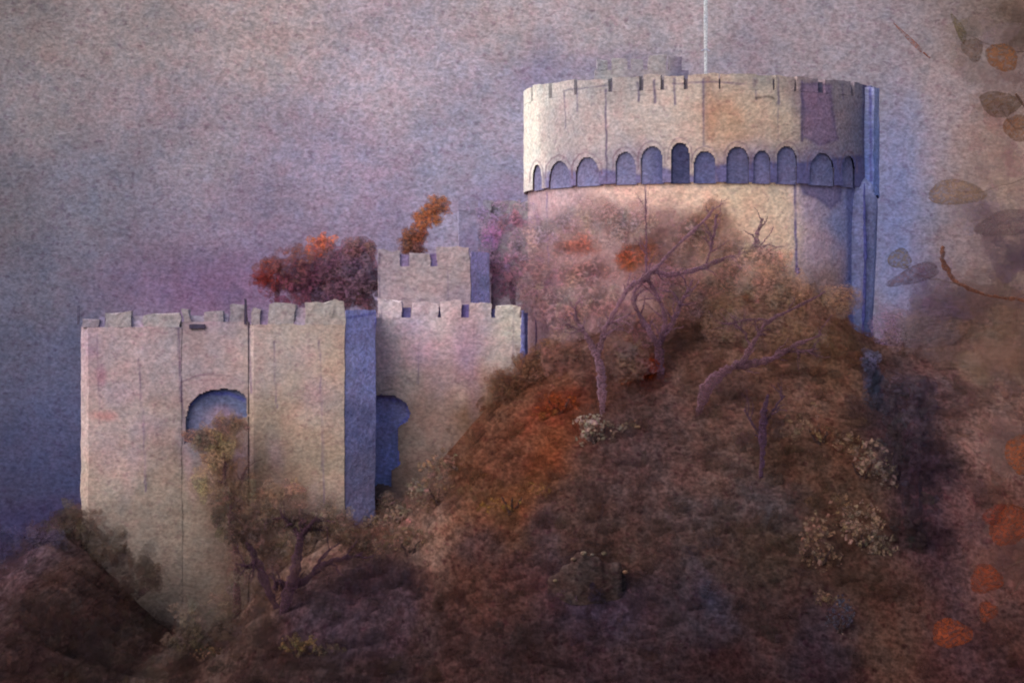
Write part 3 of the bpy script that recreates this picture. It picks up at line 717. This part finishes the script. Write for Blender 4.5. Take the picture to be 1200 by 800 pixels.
# behind the gatehouse
tree('russet_tree', 'orange red tree top showing behind the gatehouse, nearest its middle', 'tree', (325,380,236), [(236,[(325,400,4),(325,350,3),(328,310,2)])],
     [(318,318,18,20,236,50,(118,68,60)),(338,312,22,24,236,56,(112,72,74)),(312,325,16,14,235.5,40,(112,50,48)),(335,340,30,22,236,60,(112,66,78)),(350,300,18,12,236,20,(124,82,74))], bark=(96,66,70), size=(2.5,12), asp=(.5,1.8), alpha=(.25,.6), rim=.95, E=.4)
tree('mauve_tree', 'dull mauve tree crown between gatehouse and square tower', 'tree', (400,380,238), [(238,[(402,410,5),(400,350,4),(398,310,2)])],
     [(385,318,34,34,238,150,(112,80,92)),(415,322,32,34,237.5,150,(110,84,96)),(375,288,18,12,238,24,(158,98,72)),(425,292,18,12,237,30,(120,88,92)),(360,330,30,26,238,80,(116,78,90)),(430,340,14,24,237.5,40,(104,78,84)),(395,345,40,20,237,60,(108,78,90))], bark=(92,70,84), size=(3,16), rim=.97, jit=.06, alpha=(.3,.7), tilt=.15, E=.42, dens=1.2)
tree('orange_tree', 'slender leaning ochre orange tree above the square tower', 'tree', (490,300,235), [(235,[(484,330,2.5),(488,285,2),(500,262,1.5),(512,240,1)])],
     [(487,275,14,12,235,60,(138,88,68)),(500,256,15,13,235,70,(150,100,72)),(512,241,13,13,235,60,(148,102,78)),(480,286,10,9,234.8,34,(126,84,70)),(486,292,14,8,234.8,30,(118,82,76))], bark=(130,88,70), size=(2.5,11), rim=.94, jit=.08, alpha=(.3,.65), E=.46)
tree('dusky_tree', 'purplish brown tree between the square tower and the round keep', 'tree', (600,400,231), [(231,[(604,420,4),(602,360,3),(598,310,2)])],
     [(585,262,26,26,234,50,(140,122,140)),(615,262,24,26,234,44,(148,126,138)),(572,300,14,34,232,40,(134,112,128)),(600,325,28,26,231,90,(136,106,120)),(625,350,20,30,230,80,(134,106,112)),(590,262,9,14,231,16,(134,100,112)),(606,258,8,8,231,12,(142,106,116)),(612,300,22,18,231,36,(146,120,128)),(575,275,12,10,231,14,(140,112,134))], bark=(104,84,100), size=(3,14), rim=.95, jit=.07, alpha=(.25,.6), E=.45)
# on the slope in front of the round keep
ya = ground_Y(706, 482)
tree('forked_tree', 'bare violet forked tree standing on the slope, above the pale bush', 'tree', (706,484,ya),
     [(ya,[(706,486,2.5),(706,470,4.6),(705,448,5.4),(704,431,5),(699,414,4)])],
     [(690,345,40,24,ya+3,60,(138,116,114)),(665,375,22,22,ya+2,40,(134,108,106)),(700,262,50,30,ya+5,70,(148,128,126)),(650,275,30,34,ya+5,50,(146,124,126)),(640,330,30,40,ya+4,60,(134,106,108)),(740,258,36,26,ya+5,50,(148,126,122)),(676,290,24,9,ya+4,20,(150,104,94)),(692,318,36,14,ya+3,40,(140,108,106)),(720,370,26,26,ya+2,46,(128,98,98)),(660,420,26,18,ya+2,46,(112,80,72)),(735,420,22,20,ya+1,46,(108,82,76))],
     [(ya,[(699,416,4.5),(692,402,3.5),(684,388,2.8),(675,373,2),(668,366,1)]),(ya,[(700,418,4),(706,398,3.2),(711,382,2.6),(726,356,2.4),(738,337,2.8),(760,322,2.6),(790,292,2.4),(828,256,1.8),(836,242,1)]),
      (ya,[(684,388,1.8),(672,384,1.4),(661,378,.8)]),(ya,[(712,380,1.6),(726,374,1.2),(740,366,.7)]),(ya,[(676,374,1.4),(674,360,1),(680,350,.6)])], bark=(122,92,104), size=(3.5,20), alpha=(.14,.4), rim=.97, jit=.07, dens=2.0, tilt=.15, E=.4)
yb = ground_Y(774, 446)
tree('looping_tree', 'bare purple tree with looping branches in front of the round keep', 'tree', (774,448,yb),
     [(yb,[(775,452,2.5),(774,436,4.5),(773,418,5),(772,404,5)])],
     [(790,285,44,40,yb+5,90,(134,106,102)),(825,262,22,26,yb+5,40,(128,100,88)),(850,300,30,30,yb+4,60,(128,102,92)),(748,300,20,15,yb+3,34,(138,94,78)),(735,306,10,10,yb+3,16,(150,96,72)),(770,330,40,22,yb+3,54,(136,104,108)),(805,350,40,26,yb+3,70,(124,94,88)),(840,330,30,18,yb+3,50,(124,98,90)),(850,370,36,24,yb+2,60,(112,86,74)),(760,380,24,20,yb+2,30,(138,108,106))],
     [(yb,[(772,406,4),(764,392,3.5),(756,380,3),(744,358,2.6),(744,342,2.2),(756,328,2)]),(yb,[(772,404,3.6),(779,384,3),(778,366,2.6),(771,348,2.2),(760,328,2)]),
      (yb,[(774,400,3.8),(788,378,3.2),(795,360,2.6),(803,346,2.2),(812,328,1.4)]),(yb,[(760,328,2),(764,318,3),(785,322,3.2),(810,318,3),(842,306,2.8),(868,300,3)]),
      (yb,[(866,301,3),(878,294,3.6),(886,286,3.6),(888,272,2.4),(894,256,1.2)]),(yb,[(884,290,2.2),(898,292,1.6),(908,296,.8)]),(yb,[(758,324,1.6),(757,290,1.2),(757,250,1),(756,218,.6)]),(yb,[(796,358,1.6),(790,344,1.4),(776,340,1)]),
      (yb,[(828,308,1.2),(836,280,1.6),(840,250,1)])], bark=(112,82,96), size=(3.5,20), alpha=(.14,.4), rim=.97, jit=.07, dens=2.0, tilt=.15, E=.4)
yc = ground_Y(822, 482)
tree('leaning_tree', 'low violet tree leaning right with long straggling limbs, below the keep', 'tree', (820,484,yc),
     [(yc,[(819,486,3),(823,468,6),(832,450,7.5),(848,436,5.5),(864,427,4.2)])],
     [(900,330,34,18,yc+5,40,(128,102,90)),(930,350,28,20,yc+4,40,(118,90,76)),(890,385,44,20,yc+3,46,(110,84,74)),(940,400,32,20,yc+2,36,(110,82,68)),(850,450,26,16,yc+1,18,(96,72,68)),(890,300,26,10,yc+6,26,(142,116,108)),(985,350,18,14,yc+4,24,(120,92,80)),(915,308,14,10,yc+6,14,(150,122,110))],
     [(yc,[(862,428,5),(880,426,4.5),(900,422,4),(930,406,2.8),(963,391,1.4)]),(yc,[(868,427,3.6),(882,404,2.6),(900,377,2.2),(936,359,1.8),(967,341,.9)]),(yc,[(880,408,1.8),(868,384,1.4),(845,378,1)]),(yc,[(904,376,1.4),(880,374,1.2),(850,380,.8)]),
      (yc,[(928,406,1.6),(940,412,1.4),(960,408,.8)])], bark=(98,70,80), size=(3.5,20), alpha=(.14,.4), rim=.97, jit=.07, dens=2.0, tilt=.15, E=.4)
yd = ground_Y(893, 560)
tree('slope_sapling', 'dark slim sapling low on the hillside below the leaning tree', 'tree', (892,562,yd), [(yd,[(891,564,1.6),(893,540,3),(894,510,4.5),(896,480,3.2),(900,462,1.4)])],
     [(905,500,20,22,yd,22,(92,70,66)),(870,520,18,20,yd,16,(90,68,64))], [(yd,[(895,500,2),(906,480,1.4),(920,464,.8)]),(yd,[(894,515,1.8),(880,494,1.2),(872,480,.7)])], bark=(78,56,74), alpha=(.3,.6))
# lower left
ye = ground_Y(335, 716)
tree('twin_stem_tree', 'dark plum twin-stemmed tree at the foot of the gatehouse bank', 'tree', (334,722,ye),
     [(ye,[(330,724,4.5),(337,698,7),(345,674,6.6),(350,650,5.6),(352,624,4)]),(ye,[(324,712,3),(314,690,5),(304,664,5),(296,646,4),(288,636,3)])],
     [(345,612,36,12,ye,60,(104,80,74)),(286,622,26,22,ye+1,80,(96,74,68)),(262,600,20,26,ye+2,50,(112,92,80)),(400,622,36,16,ye+1,60,(112,86,74)),(430,640,34,14,ye+1,50,(106,80,70)),(310,640,26,16,ye+1,30,(100,76,66))],
     [(ye,[(340,690,4),(358,680,4.5),(378,662,4),(404,654,3),(430,648,1.5)]),(ye,[(322,690,3),(328,680,3),(334,690,2)]),(ye,[(352,630,4),(362,616,2.6),(372,606,1.4)]),(ye,[(351,630,3.4),(342,614,2.4),(330,604,1.2)]),(ye,[(300,656,3),(292,664,2.4),(282,660,1)]),(ye,[(368,668,2.2),(380,650,1.8),(398,636,1)])],
     bark=(70,48,58), alpha=(.4,.8), size=(3,9))
yf = 208.8
tree('gateway_tree', 'thin brown half bare tree growing in front of the gateway arch', 'tree', (274,745,yf), [(yf,[(276,760,4),(278,690,4.2),(276,650,4),(270,600,4),(264,560,3),(262,530,2)])],
     [(262,530,22,26,yf,50,(124,102,82)),(275,570,26,34,yf,60,(104,82,70)),(250,520,16,16,yf,26,(130,108,86)),(300,600,34,20,yf,44,(110,88,76)),(285,620,32,24,yf,40,(100,80,72)),(236,514,20,10,yf,34,(112,92,80)),(268,500,22,9,yf,34,(110,88,78)),(240,560,14,24,yf,20,(134,114,94)),(330,580,30,20,yf,26,(118,94,80)),(295,655,34,30,yf,46,(100,78,70)),(272,705,24,26,yf,26,(98,80,72))],
     [(yf,[(266,570,2.4),(256,545,1.8),(250,520,1)]),(yf,[(270,590,2.4),(284,560,1.8),(292,540,.8)])], bark=(92,66,68), alpha=(.22,.5), size=(6,16), rim=.98, jit=.08, tilt=.15, E=.4)

def bush(name, label, px, py, blobs, E=.58, stems=3, group=None, bark=(66,50,50), **kw):
    Y = ground_Y(px, py)
    t = thing(name, P(px, py, Y), label, 'bush', group)
    branch_mesh('stem', [(Y, [(px + rng.uniform(-4, 4), py + 4, 2), (px + (k - 1) * 6, py - 6, 1.5), (px + (k - 1) * 12, py - 18, .8)]) for k in range(stems)], t, bark)
    V, f, C, A = leaf_cloud([(b[0], b[1], b[2], b[3], Y - .3 + b[6] if len(b) > 6 else Y - .3, b[4], b[5]) for b in blobs], E, **kw)
    mesh('foliage', V, f, C, M_leaf, t, A=A)
    return t
bush('pale_bush', 'cream flowered little bush under the forked tree', 698, 518, [(692,496,22,12,60,(152,132,122)),(715,505,20,12,30,(130,108,96)),(690,512,16,10,26,(134,116,106)),(740,500,14,8,10,(120,94,76))], size=(1.5,4.5), jit=.2)
st = dict(size=(1.2, 5.5), jit=.22, alpha=(.35, .9), dens=2.3, E=.56)
grp = 'pale speckled bushes on the right slope'
bush('speckled_bush', 'tan speckled bush nearest the foot of the blue shadow strip', 1010, 560, [(1020,535,26,22,44,(126,102,90)),(1035,560,20,18,30,(104,86,78)),(995,520,20,16,18,(116,88,72))], group=grp, **st)
bush('speckled_bush', 'tan speckled bush in the middle of the right slope, the densest one', 1010, 640, [(1008,612,30,26,80,(128,102,88)),(1030,640,24,16,40,(112,92,80)),(985,590,18,16,18,(114,86,70))], group=grp, **st)
bush('speckled_bush', 'tan speckled bush left of the densest one, lower on the slope', 962, 660, [(958,620,22,24,34,(120,92,78)),(965,660,24,26,44,(122,94,78)),(945,640,14,18,14,(114,84,70))], group=grp, **st)
bush('speckled_bush', 'dull blue brown speckled bush at the bottom of the right slope', 985, 740, [(985,720,18,24,34,(70,64,76)),(990,760,16,22,20,(100,84,78)),(970,700,18,14,16,(104,80,66))], group=grp, **st)
bush('speckled_bush', 'ochre speckled bush high on the right slope beneath the keep', 960, 520, [(950,490,20,18,16,(120,93,78)),(925,505,18,16,12,(122,96,80)),(965,510,16,20,14,(118,86,62))], group=grp, **st)
g2 = 'pale ragged bushes below the blue arch'
bush('ragged_bush', 'cream ragged bush directly below the blue arch of the wall', 470, 612, [(468,602,18,12,40,(134,112,100)),(488,575,14,14,30,(140,120,108)),(440,612,20,9,24,(128,104,92))], group=g2, **st)
bush('ragged_bush', 'tan ragged bush on the slope right of the blue arch', 515, 590, [(505,560,20,24,44,(124,98,84)),(522,540,20,16,26,(130,102,86)),(510,590,26,12,24,(110,82,70))], group=g2, **st)
bush('ragged_bush', 'brown ragged bush beside the twin-stemmed tree', 480, 650, [(475,630,30,16,54,(118,92,78)),(510,640,20,16,26,(112,86,70)),(440,640,20,12,20,(120,92,80))], group=g2, **st)
bush('speckled_shrub', 'low ochre speckled shrub at the bottom left of the twin-stemmed tree', 350, 770, [(350,755,26,14,40,(104,82,58)),(385,765,22,14,26,(88,72,60)),(240,765,20,10,12,(92,68,54))], **st)
bush('rusty_shrub', 'rust red shrub on the slope right of the curtain wall', 655, 485, [(652,472,26,12,44,(134,66,38)),(672,480,16,10,20,(120,64,42)),(640,488,16,10,18,(128,76,46))], size=(3,8), alpha=(.3,.7))
bush('flame_shrub', 'bright orange red shrub at the foot of the looping tree', 754, 448, [(754,436,15,12,44,(144,60,30)),(738,444,14,8,20,(124,68,42)),(764,428,9,9,14,(136,54,30))], size=(3,8), alpha=(.35,.75))
bush('ochre_shrub', 'ochre shrub on the bare middle of the slope', 600, 600, [(585,592,30,9,26,(124,88,50)),(625,575,20,10,16,(126,88,54)),(545,575,26,10,20,(112,82,60))], size=(2,6), alpha=(.3,.6))
g3 = 'dark bushes along the left hill edge'
dkw = dict(size=(3, 17), alpha=(.2, .55), jit=.1, rim=.97, E=.4)
for lab, px, py, bl in [
  ('dark brown bush at the far left end of the hill crest', 20, 655, [(15,640,44,22,60,(66,56,78)),(50,635,30,20,44,(70,58,72))]),
  ('brown bush against the left corner of the gatehouse', 95, 640, [(95,612,26,26,60,(78,62,54)),(70,622,26,20,50,(64,52,52)),(125,640,26,24,44,(76,60,52))]),
  ('blackish bush below the left corner of the gatehouse', 140, 700, [(145,680,34,32,70,(58,44,40)),(170,670,24,26,40,(74,58,52))]),
  ('blackish bush in the bottom left corner', 60, 760, [(60,730,50,36,70,(46,34,33)),(120,750,40,30,50,(44,33,32))])]:
    bush('dark_bush', lab, px, py, bl, group=g3, **dkw)
g4 = 'hazy mauve bushes along the crest right of the keep'
hz = dict(size=(3, 22), alpha=(.15, .45), jit=.06, rim=.99, tilt=.12, dens=1.6)
bush('hazy_bush', 'pale mauve hazy bush on the crest right beside the blue shadow strip', 1048, 405, [(1046,385,18,26,40,(116,98,112)),(1060,400,24,16,40,(104,86,94))], E=.36, group=g4, **hz)
bush('hazy_bush', 'dark plum hazy bush on the crest, under the curved rusty branch', 1090, 405, [(1086,372,24,26,60,(92,74,88)),(1110,380,30,26,60,(104,82,82)),(1080,404,40,16,56,(102,82,84))], E=.36, group=g4, **hz)
bush('hazy_bush', 'brown hazy bush on the crest at the right edge', 1165, 405, [(1150,376,38,32,90,(112,88,80)),(1190,380,34,34,80,(118,94,82)),(1150,406,66,18,90,(114,90,80))], E=.36, group=g4, **hz)
g5 = 'brown scrub along the edge of the hill below the castle walls'
pg = dict(size=(2.5, 15), alpha=(.2, .55), jit=.1, rim=.98, tilt=.2, dens=1.9)
for lab, px, py, bl in [
  ('dark scrub at the slanting lower edge of the left turret', 165, 690, [(108,630,24,24,60,(86,70,62)),(130,668,26,24,70,(80,64,57)),(158,700,26,24,70,(78,62,56)),(188,732,26,20,60,(76,60,55)),(150,650,22,20,24,(100,84,74)),(190,696,20,20,24,(96,80,71))]),
  ('brown scrub below the gateway at the lowest point of the walls', 250, 765, [(220,750,30,16,50,(84,68,60)),(265,748,30,16,50,(76,60,55)),(225,715,24,16,20,(104,88,78))]),
  ('tan scrub at the foot of the right turret', 360, 650, [(345,632,24,20,44,(108,86,76)),(385,606,26,18,40,(116,96,86)),(318,672,22,20,36,(92,70,64))]),
  ('tan scrub directly under the blue shadow side of the right turret', 430, 610, [(414,602,22,9,40,(120,98,88)),(452,592,16,9,24,(122,102,92))]),
  ('rusty brown scrub along the base of the curtain wall', 540, 510, [(508,545,16,20,40,(118,90,78)),(532,505,22,22,50,(110,76,60)),(560,470,26,20,50,(110,76,60))]),
  ('brown scrub at the right end of the curtain wall', 610, 460, [(590,450,22,18,50,(106,74,60)),(620,432,22,20,50,(112,80,66)),(645,415,24,18,44,(110,80,68))])]:
    bush('scrub_bush', lab, px, py, bl, E=.46, group=g5, **pg)
# slim dark trees on the right slope
for lab, px, py, bl in [
  ('slate blue slim tree beside the foot of the blue shadow strip', 1026, 480, [(1024,445,9,26,30,(66,63,80)),(1026,470,12,16,18,(70,64,76)),(1020,420,8,16,14,(92,86,108))]),
  ('dark plum columnar tree on the right slope, tallest of the dark ones', 1078, 640, [(1078,480,22,44,70,(74,60,70)),(1080,560,24,60,90,(60,46,54)),(1068,620,22,40,50,(60,46,48))]),
  ('dark grey violet columnar tree left of the tallest', 1050, 560, [(1050,470,18,40,46,(76,64,72)),(1048,530,18,40,44,(66,54,58))])]:
    Y = ground_Y(px, py)
    tree('columnar_tree', lab, 'tree', (px, py, Y), [(Y, [(px, py + 4, 4), (px, py - 40, 3), (px - 1, bl[0][1] - 20, 1)])], [(b[0], b[1], b[2], b[3], Y, b[4], b[5]) for b in bl], bark=(58,46,56), E=.62,
         group='dark columnar trees on the right slope', size=(5, 12), alpha=(.3, .65), jit=.12, rim=.95)

# countless scrub and dead leaves over the slope: one object
def undergrowth():
    N = 11000
    ys = 226 - 62 * rng.uniform(0, 1, N) ** 1.1; px = rng.uniform(-60, 1260, N)
    x = (px - 600) * ys / F
    den = fbm(x / 4, ys / 7, 301) + .6 * fbm(x / 1.5, ys / 3, 302)
    ok = den > -.12; x, ys, den = x[ok], ys[ok], den[ok]
    z = height(x, ys); c0 = hill_wash(x, z)
    V, f, C, A = [], [], [], []
    for i in range(len(x)):
        m = ys[i] / F; r = 2.2 * 6.5 ** rng.random() * m
        nrm = np.array([rng.normal() * .35 - .1, -1, rng.normal() * .3 + .45]); nrm /= np.linalg.norm(nrm)
        a = np.cross(nrm, [0, 0, 1.]); a /= np.linalg.norm(a); b = np.cross(a, nrm)
        ctr = np.array([x[i], ys[i] - .1, z[i] + rng.uniform(.05, .4) + 1.6 * rng.random() ** 2 * max(0, den[i])])
        g = rng.random()
        k_ = math.exp(.14 * rng.normal()) * (1.85 if g < .13 else (.82 if g > .78 else 1.0))
        cc = c0[i] * k_ * np.array([1 + .1 * rng.normal(), 1 + .04 * rng.normal(), 1 + .1 * rng.normal()])
        if g < .13: r *= .45
        k = 8; i0 = len(V); al = rng.uniform(.15, .5)
        V.append(ctr); C.append(cc); A.append(al)
        lob = rng.uniform(.45, 1.3, k); asx = rng.uniform(.5, 1.6)
        for q in range(k):
            t = 6.283 * q / k
            V.append(ctr + r * lob[q] * (a * math.cos(t) * asx + b * math.sin(t) / asx)); C.append(cc * .96); A.append(al * .8)
        for q in range(k): f.append((i0, i0 + 1 + q, i0 + 1 + (q + 1) % k))
    o = mesh('undergrowth', V, f, np.clip(np.array(C) * 1.45, .004, .8), M_leaf, A=A)
    tag(o, 'brown and rust scrub and fallen leaves covering the castle hill', 'undergrowth', kind='stuff')
undergrowth()

# low stone hump
yr = ground_Y(690, 690)
rock = thing('stone_hump', P(690, 686, yr), 'low arched earthy hump edged with small pale stones on the lower slope', 'rock')
def hump():
    nu, nv = 44, 18; V = []
    ctr = P(690, 688, yr)
    m = yr / F
    for j in range(nv + 1):
        for i in range(nu + 1):
            a, b = math.pi * i / nu, math.pi * j / nv
            k = 1 + .1 * math.sin(5 * a + 1) + .06 * math.sin(11 * a)
            V.append(ctr + np.array([-42 * m * math.cos(a) * k, -2.2 * math.cos(b) * math.sin(a), 37 * m * math.sin(a) ** .8 * math.sin(b) ** .7 * k - 1.0 * (1 - math.sin(b))]))
    V = np.array(V)
    mesh('hump', V, grid_faces(nv + 1, nu + 1), np.clip(lin((62, 48, 46)) / .8 * (1 + .4 * fbm(V[:, 0], V[:, 2] * 2, 45)[:, None]), .004, 1), M_earth, rock, smooth=True)
hump()
def pebble(px, py, Y, r, c, parent):
    V, f = [], []
    n, k = 6, 9; ctr = P(px, py, Y)
    for j in range(n + 1):
        for i in range(k):
            a, b = 2 * math.pi * i / k, math.pi * j / n
            d = .72 * r * Y / F * (1 + .25 * vnoise(np.array([math.cos(a) * 2 + px]), np.array([math.sin(a) * 2 + b]), 3)[0])
            V.append(ctr + d * np.array([math.sin(b) * math.cos(a) * 1.2, math.sin(b) * math.sin(a), math.cos(b) * .8]))
    for j in range(n):
        for i in range(k):
            a, b = j * k + i, j * k + (i + 1) % k
            f.append((a, a + k, b + k, b))
    return mesh('stone', V, f, lin(np.array(c) * .9) / .9, M_earth, parent, smooth=True)
for x, y, r_, c in [(651,680,3,(120,104,86)),(672,655,3.5,(116,98,84)),(684,648,4,(124,106,92)),(694,650,3,(108,92,84)),(708,648,3.6,(126,110,92)),(733,670,3.6,(128,100,80)),(703,676,2.6,(116,90,78)),(714,680,2.6,(110,86,78)),(728,694,2.4,(108,84,72))]:
    pebble(x, y, yr - 1.1, r_, c, rock)

# near tree at the right edge: thin crown, big coloured leaves
NY = 150.0
near = thing('autumn_tree', P(1330, 900, NY), 'near autumn tree filling the right edge with brown haze of leaves and large rusty leaves', 'tree')
branch_mesh('trunk', [(NY, [(1345,1000,34),(1335,800,28),(1320,600,24),(1330,350,18),(1320,120,12),(1300,-60,6)])], near, (74,54,52), E=.6, alpha=1)
branch_mesh('branch', [(NY, [(1328,420,9),(1270,372,3),(1200,352,1.9),(1160,346,1.8),(1125,333,2.2),(1108,314,3.2),(1104,294,2.6),(1106,290,1)])], near, (112,72,58), alpha=.7)
branch_mesh('branch', [(NY, [(1325,230,8),(1260,180,3),(1215,140,2),(1190,110,1.4)])], near, (92,66,54), alpha=.8)
branch_mesh('branch', [(NY, [(1330,620,9),(1270,590,4),(1220,600,2),(1180,590,1.2)])], near, (92,60,50), alpha=.8)
for tw_path in [(NY - 2, [(1330,560,1.6),(1262,548,1.0),(1210,538,.6),(1196,532,.4)]), (NY - 2, [(1330,640,1.6),(1260,622,1.0),(1210,616,.7),(1184,612,.4),(1166,602,.3)]), (NY - 2, [(1260,622,.9),(1215,650,.7),(1180,664,.5),(1155,678,.3)]),
    (NY - 2, [(1215,650,.7),(1190,690,.5),(1160,716,.4),(1115,742,.3)]), (NY - 2, [(1330,20,1.4),(1260,40,.9),(1200,60,.6),(1160,52,.4),(1124,36,.3)]), (NY - 2, [(1215,140,.9),(1190,150,.6),(1172,124,.4)]), (NY - 2, [(1260,180,1),(1210,205,.6),(1160,222,.4),(1122,226,.3)]), (NY - 2, [(1125,333,.9),(1096,328,.6),(1072,320,.5),(1055,306,.3)])]:
    branch_mesh('twig', [tw_path], near, (92,68,60), alpha=.5)
cb = [(1190,110,46,50,NY,44,(112,88,82)),(1150,60,40,40,NY,30,(114,98,98)),(1175,190,40,50,NY,50,(126,102,98)),(1195,30,30,40,NY,36,(84,66,58)),(1180,270,50,40,NY,70,(112,90,94)),(1150,340,60,30,NY+3,80,(108,84,80)),(1160,375,60,34,NY+3,90,(120,94,82)),(1080,385,50,26,NY+3,50,(108,88,92)),(1150,415,70,26,NY+3,60,(118,93,82)),(1110,360,40,24,NY+3,50,(96,78,88)),(1190,300,30,26,NY,40,(96,76,88)),(1135,30,14,30,NY,12,(104,90,80)),
      (1170,430,50,40,NY,40,(114,90,80)),(1180,520,40,40,NY,30,(104,80,74)),(1170,640,46,50,NY,26,(92,64,58)),(1260,300,50,200,NY,120,(98,76,74)),(1270,620,60,200,NY,100,(84,60,54)),(1090,330,26,20,NY+3,20,(108,90,110)),(1140,250,30,30,NY,18,(116,100,110))]
V, f, C, A = leaf_cloud(cb, .46, size=(5, 30), alpha=(.1, .32), rim=.98, jit=.06, tilt=.1, dens=.85)
mesh('crown', V, f, C, M_near, near, A=A)
def big_leaf(px, py, rx, ry, rot, c, parent, name='leaf', Y=NY - 2.5, label=None, a=.62, seed=0):
    k, rings = 30, 7; m = Y / F; V, C, A, f = [], [], [], []
    base = lin(np.array(c) * .97) / .56; r0 = np.random.default_rng(int(px * 7 + py))
    lob = 1 + .16 * np.sin(np.arange(k) / k * 6.283 * 3 + r0.uniform(0, 6)) * r0.uniform(.3, 1) + .05 * r0.normal(size=k)
    lob = (lob + np.roll(lob, 1)) / 2
    ctr = P(px, py, Y); cr, sr = math.cos(R(rot)), math.sin(R(rot))
    V.append(ctr + np.array([0, -.12, 0])); C.append(base); A.append(a)
    for j in range(1, rings + 1):
        s = j / rings
        for i in range(k):
            t = 2 * math.pi * i / k
            dx, dz = rx * m * s * lob[i] * math.cos(t), ry * m * s * lob[i] * math.sin(t)
            V.append(ctr + np.array([dx * cr - dz * sr, -.12 * (1 - s * s) + .05 * math.sin(2 * t + px), dx * sr + dz * cr]))
            e = .72 if j == rings else (.8 if j == rings - 1 else 1 + .12 * math.sin(3 * t + j))
            C.append(base * e); A.append(a)
    for i in range(k): f.append((0, 1 + i, 1 + (i + 1) % k))
    for j in range(rings - 1):
        for i in range(k):
            p, q = 1 + j * k + i, 1 + j * k + (i + 1) % k
            f.append((p, p + k, q + k, q))
    o = mesh(name, V, f, np.clip(C, .004, .9), M_near, parent, smooth=True, A=A)
    if label: o['label'] = label
    return o
for L in [(1174,67,20,16,-20,(132,82,44),'ochre brown leaf near the top right corner'),(1172,122,24,15,-10,(96,72,54),'olive brown leaf'),(1192,150,16,16,0,(116,74,46),None),(1120,226,34,15,0,(132,104,84),'pale tan oval leaf'),(1124,34,5,18,25,(104,88,62),None),(1140,58,12,14,30,(108,84,72),None),
          (1055,304,14,12,0,(110,92,76),'olive round leaf at the branch tip'),(1072,322,32,10,18,(98,76,86),'plum coloured leaf beside the branch tip'),(1182,262,38,15,5,(108,84,84),None),
          (1115,742,24,17,0,(140,66,38),'orange round leaf, lowest and largest'),(1155,678,19,17,0,(130,60,38),'rust round leaf'),(1158,716,11,12,0,(126,58,36),'small rust leaf'),(1184,614,28,24,20,(132,64,42),'rusty leaf at the right edge'),(1166,602,16,10,40,(118,58,48),None),(1196,532,17,24,0,(142,76,46),'orange leaf at the right edge')]:
    big_leaf(*L[:6], near, label=L[6])
fl = thing('falling_leaf', P(1066, 46, NY + 2), 'narrow rusty leaf drifting in the sky left of the near tree', 'leaf')
lf = big_leaf(1066, 46, 24, 2.6, -45, (142, 88, 72), fl, 'blade', NY + 2)
pipe('stalk', [(1083,62),(1087,66),(1090,68)], NY + 2, [1.0,.7,.4], (130,80,66), .6, fl, M_near)

# ------------------------------------------------------------------ light, world, camera
SUN_AZ, SUN_EL = 52.0, 36.0          # degrees to the left behind the camera, height
d = Vector((-math.sin(R(SUN_AZ)) * math.cos(R(SUN_EL)), -math.cos(R(SUN_AZ)) * math.cos(R(SUN_EL)), math.sin(R(SUN_EL))))
sl = bpy.data.lights.new('sun', 'SUN'); sl.energy = 3.3; sl.angle = R(65); sl.color = (1.0, 0.95, 0.88)
so = bpy.data.objects.new('sun', sl); col.objects.link(so); so.rotation_euler = d.to_track_quat('Z', 'Y').to_euler(); so.location = d * 300
w = bpy.data.worlds.new('World'); sc.world = w; w.use_nodes = True
nt = w.node_tree; bg = nt.nodes['Background']
sky = nt.nodes.new('ShaderNodeTexSky'); sky.sky_type = 'NISHITA'; sky.sun_disc = False
sky.sun_elevation = R(SUN_EL); sky.sun_rotation = math.atan2(d.x, d.y)
nt.links.new(sky.outputs[0], bg.inputs[0]); bg.inputs[1].default_value = 0.15
cam = bpy.data.cameras.new('camera'); cam.lens = 90; cam.sensor_width = 36; cam.clip_start = 1; cam.clip_end = 5000
co = bpy.data.objects.new('camera', cam); col.objects.link(co); co.rotation_euler = (R(90), 0, 0)
sc.camera = co
sc.view_settings.view_transform = 'Standard'; sc.view_settings.look = 'None'; sc.view_settings.exposure = 0
sc.render.engine = 'CYCLES'
sc.cycles.transparent_max_bounces = 40
sc.cycles.filter_width = 2.0
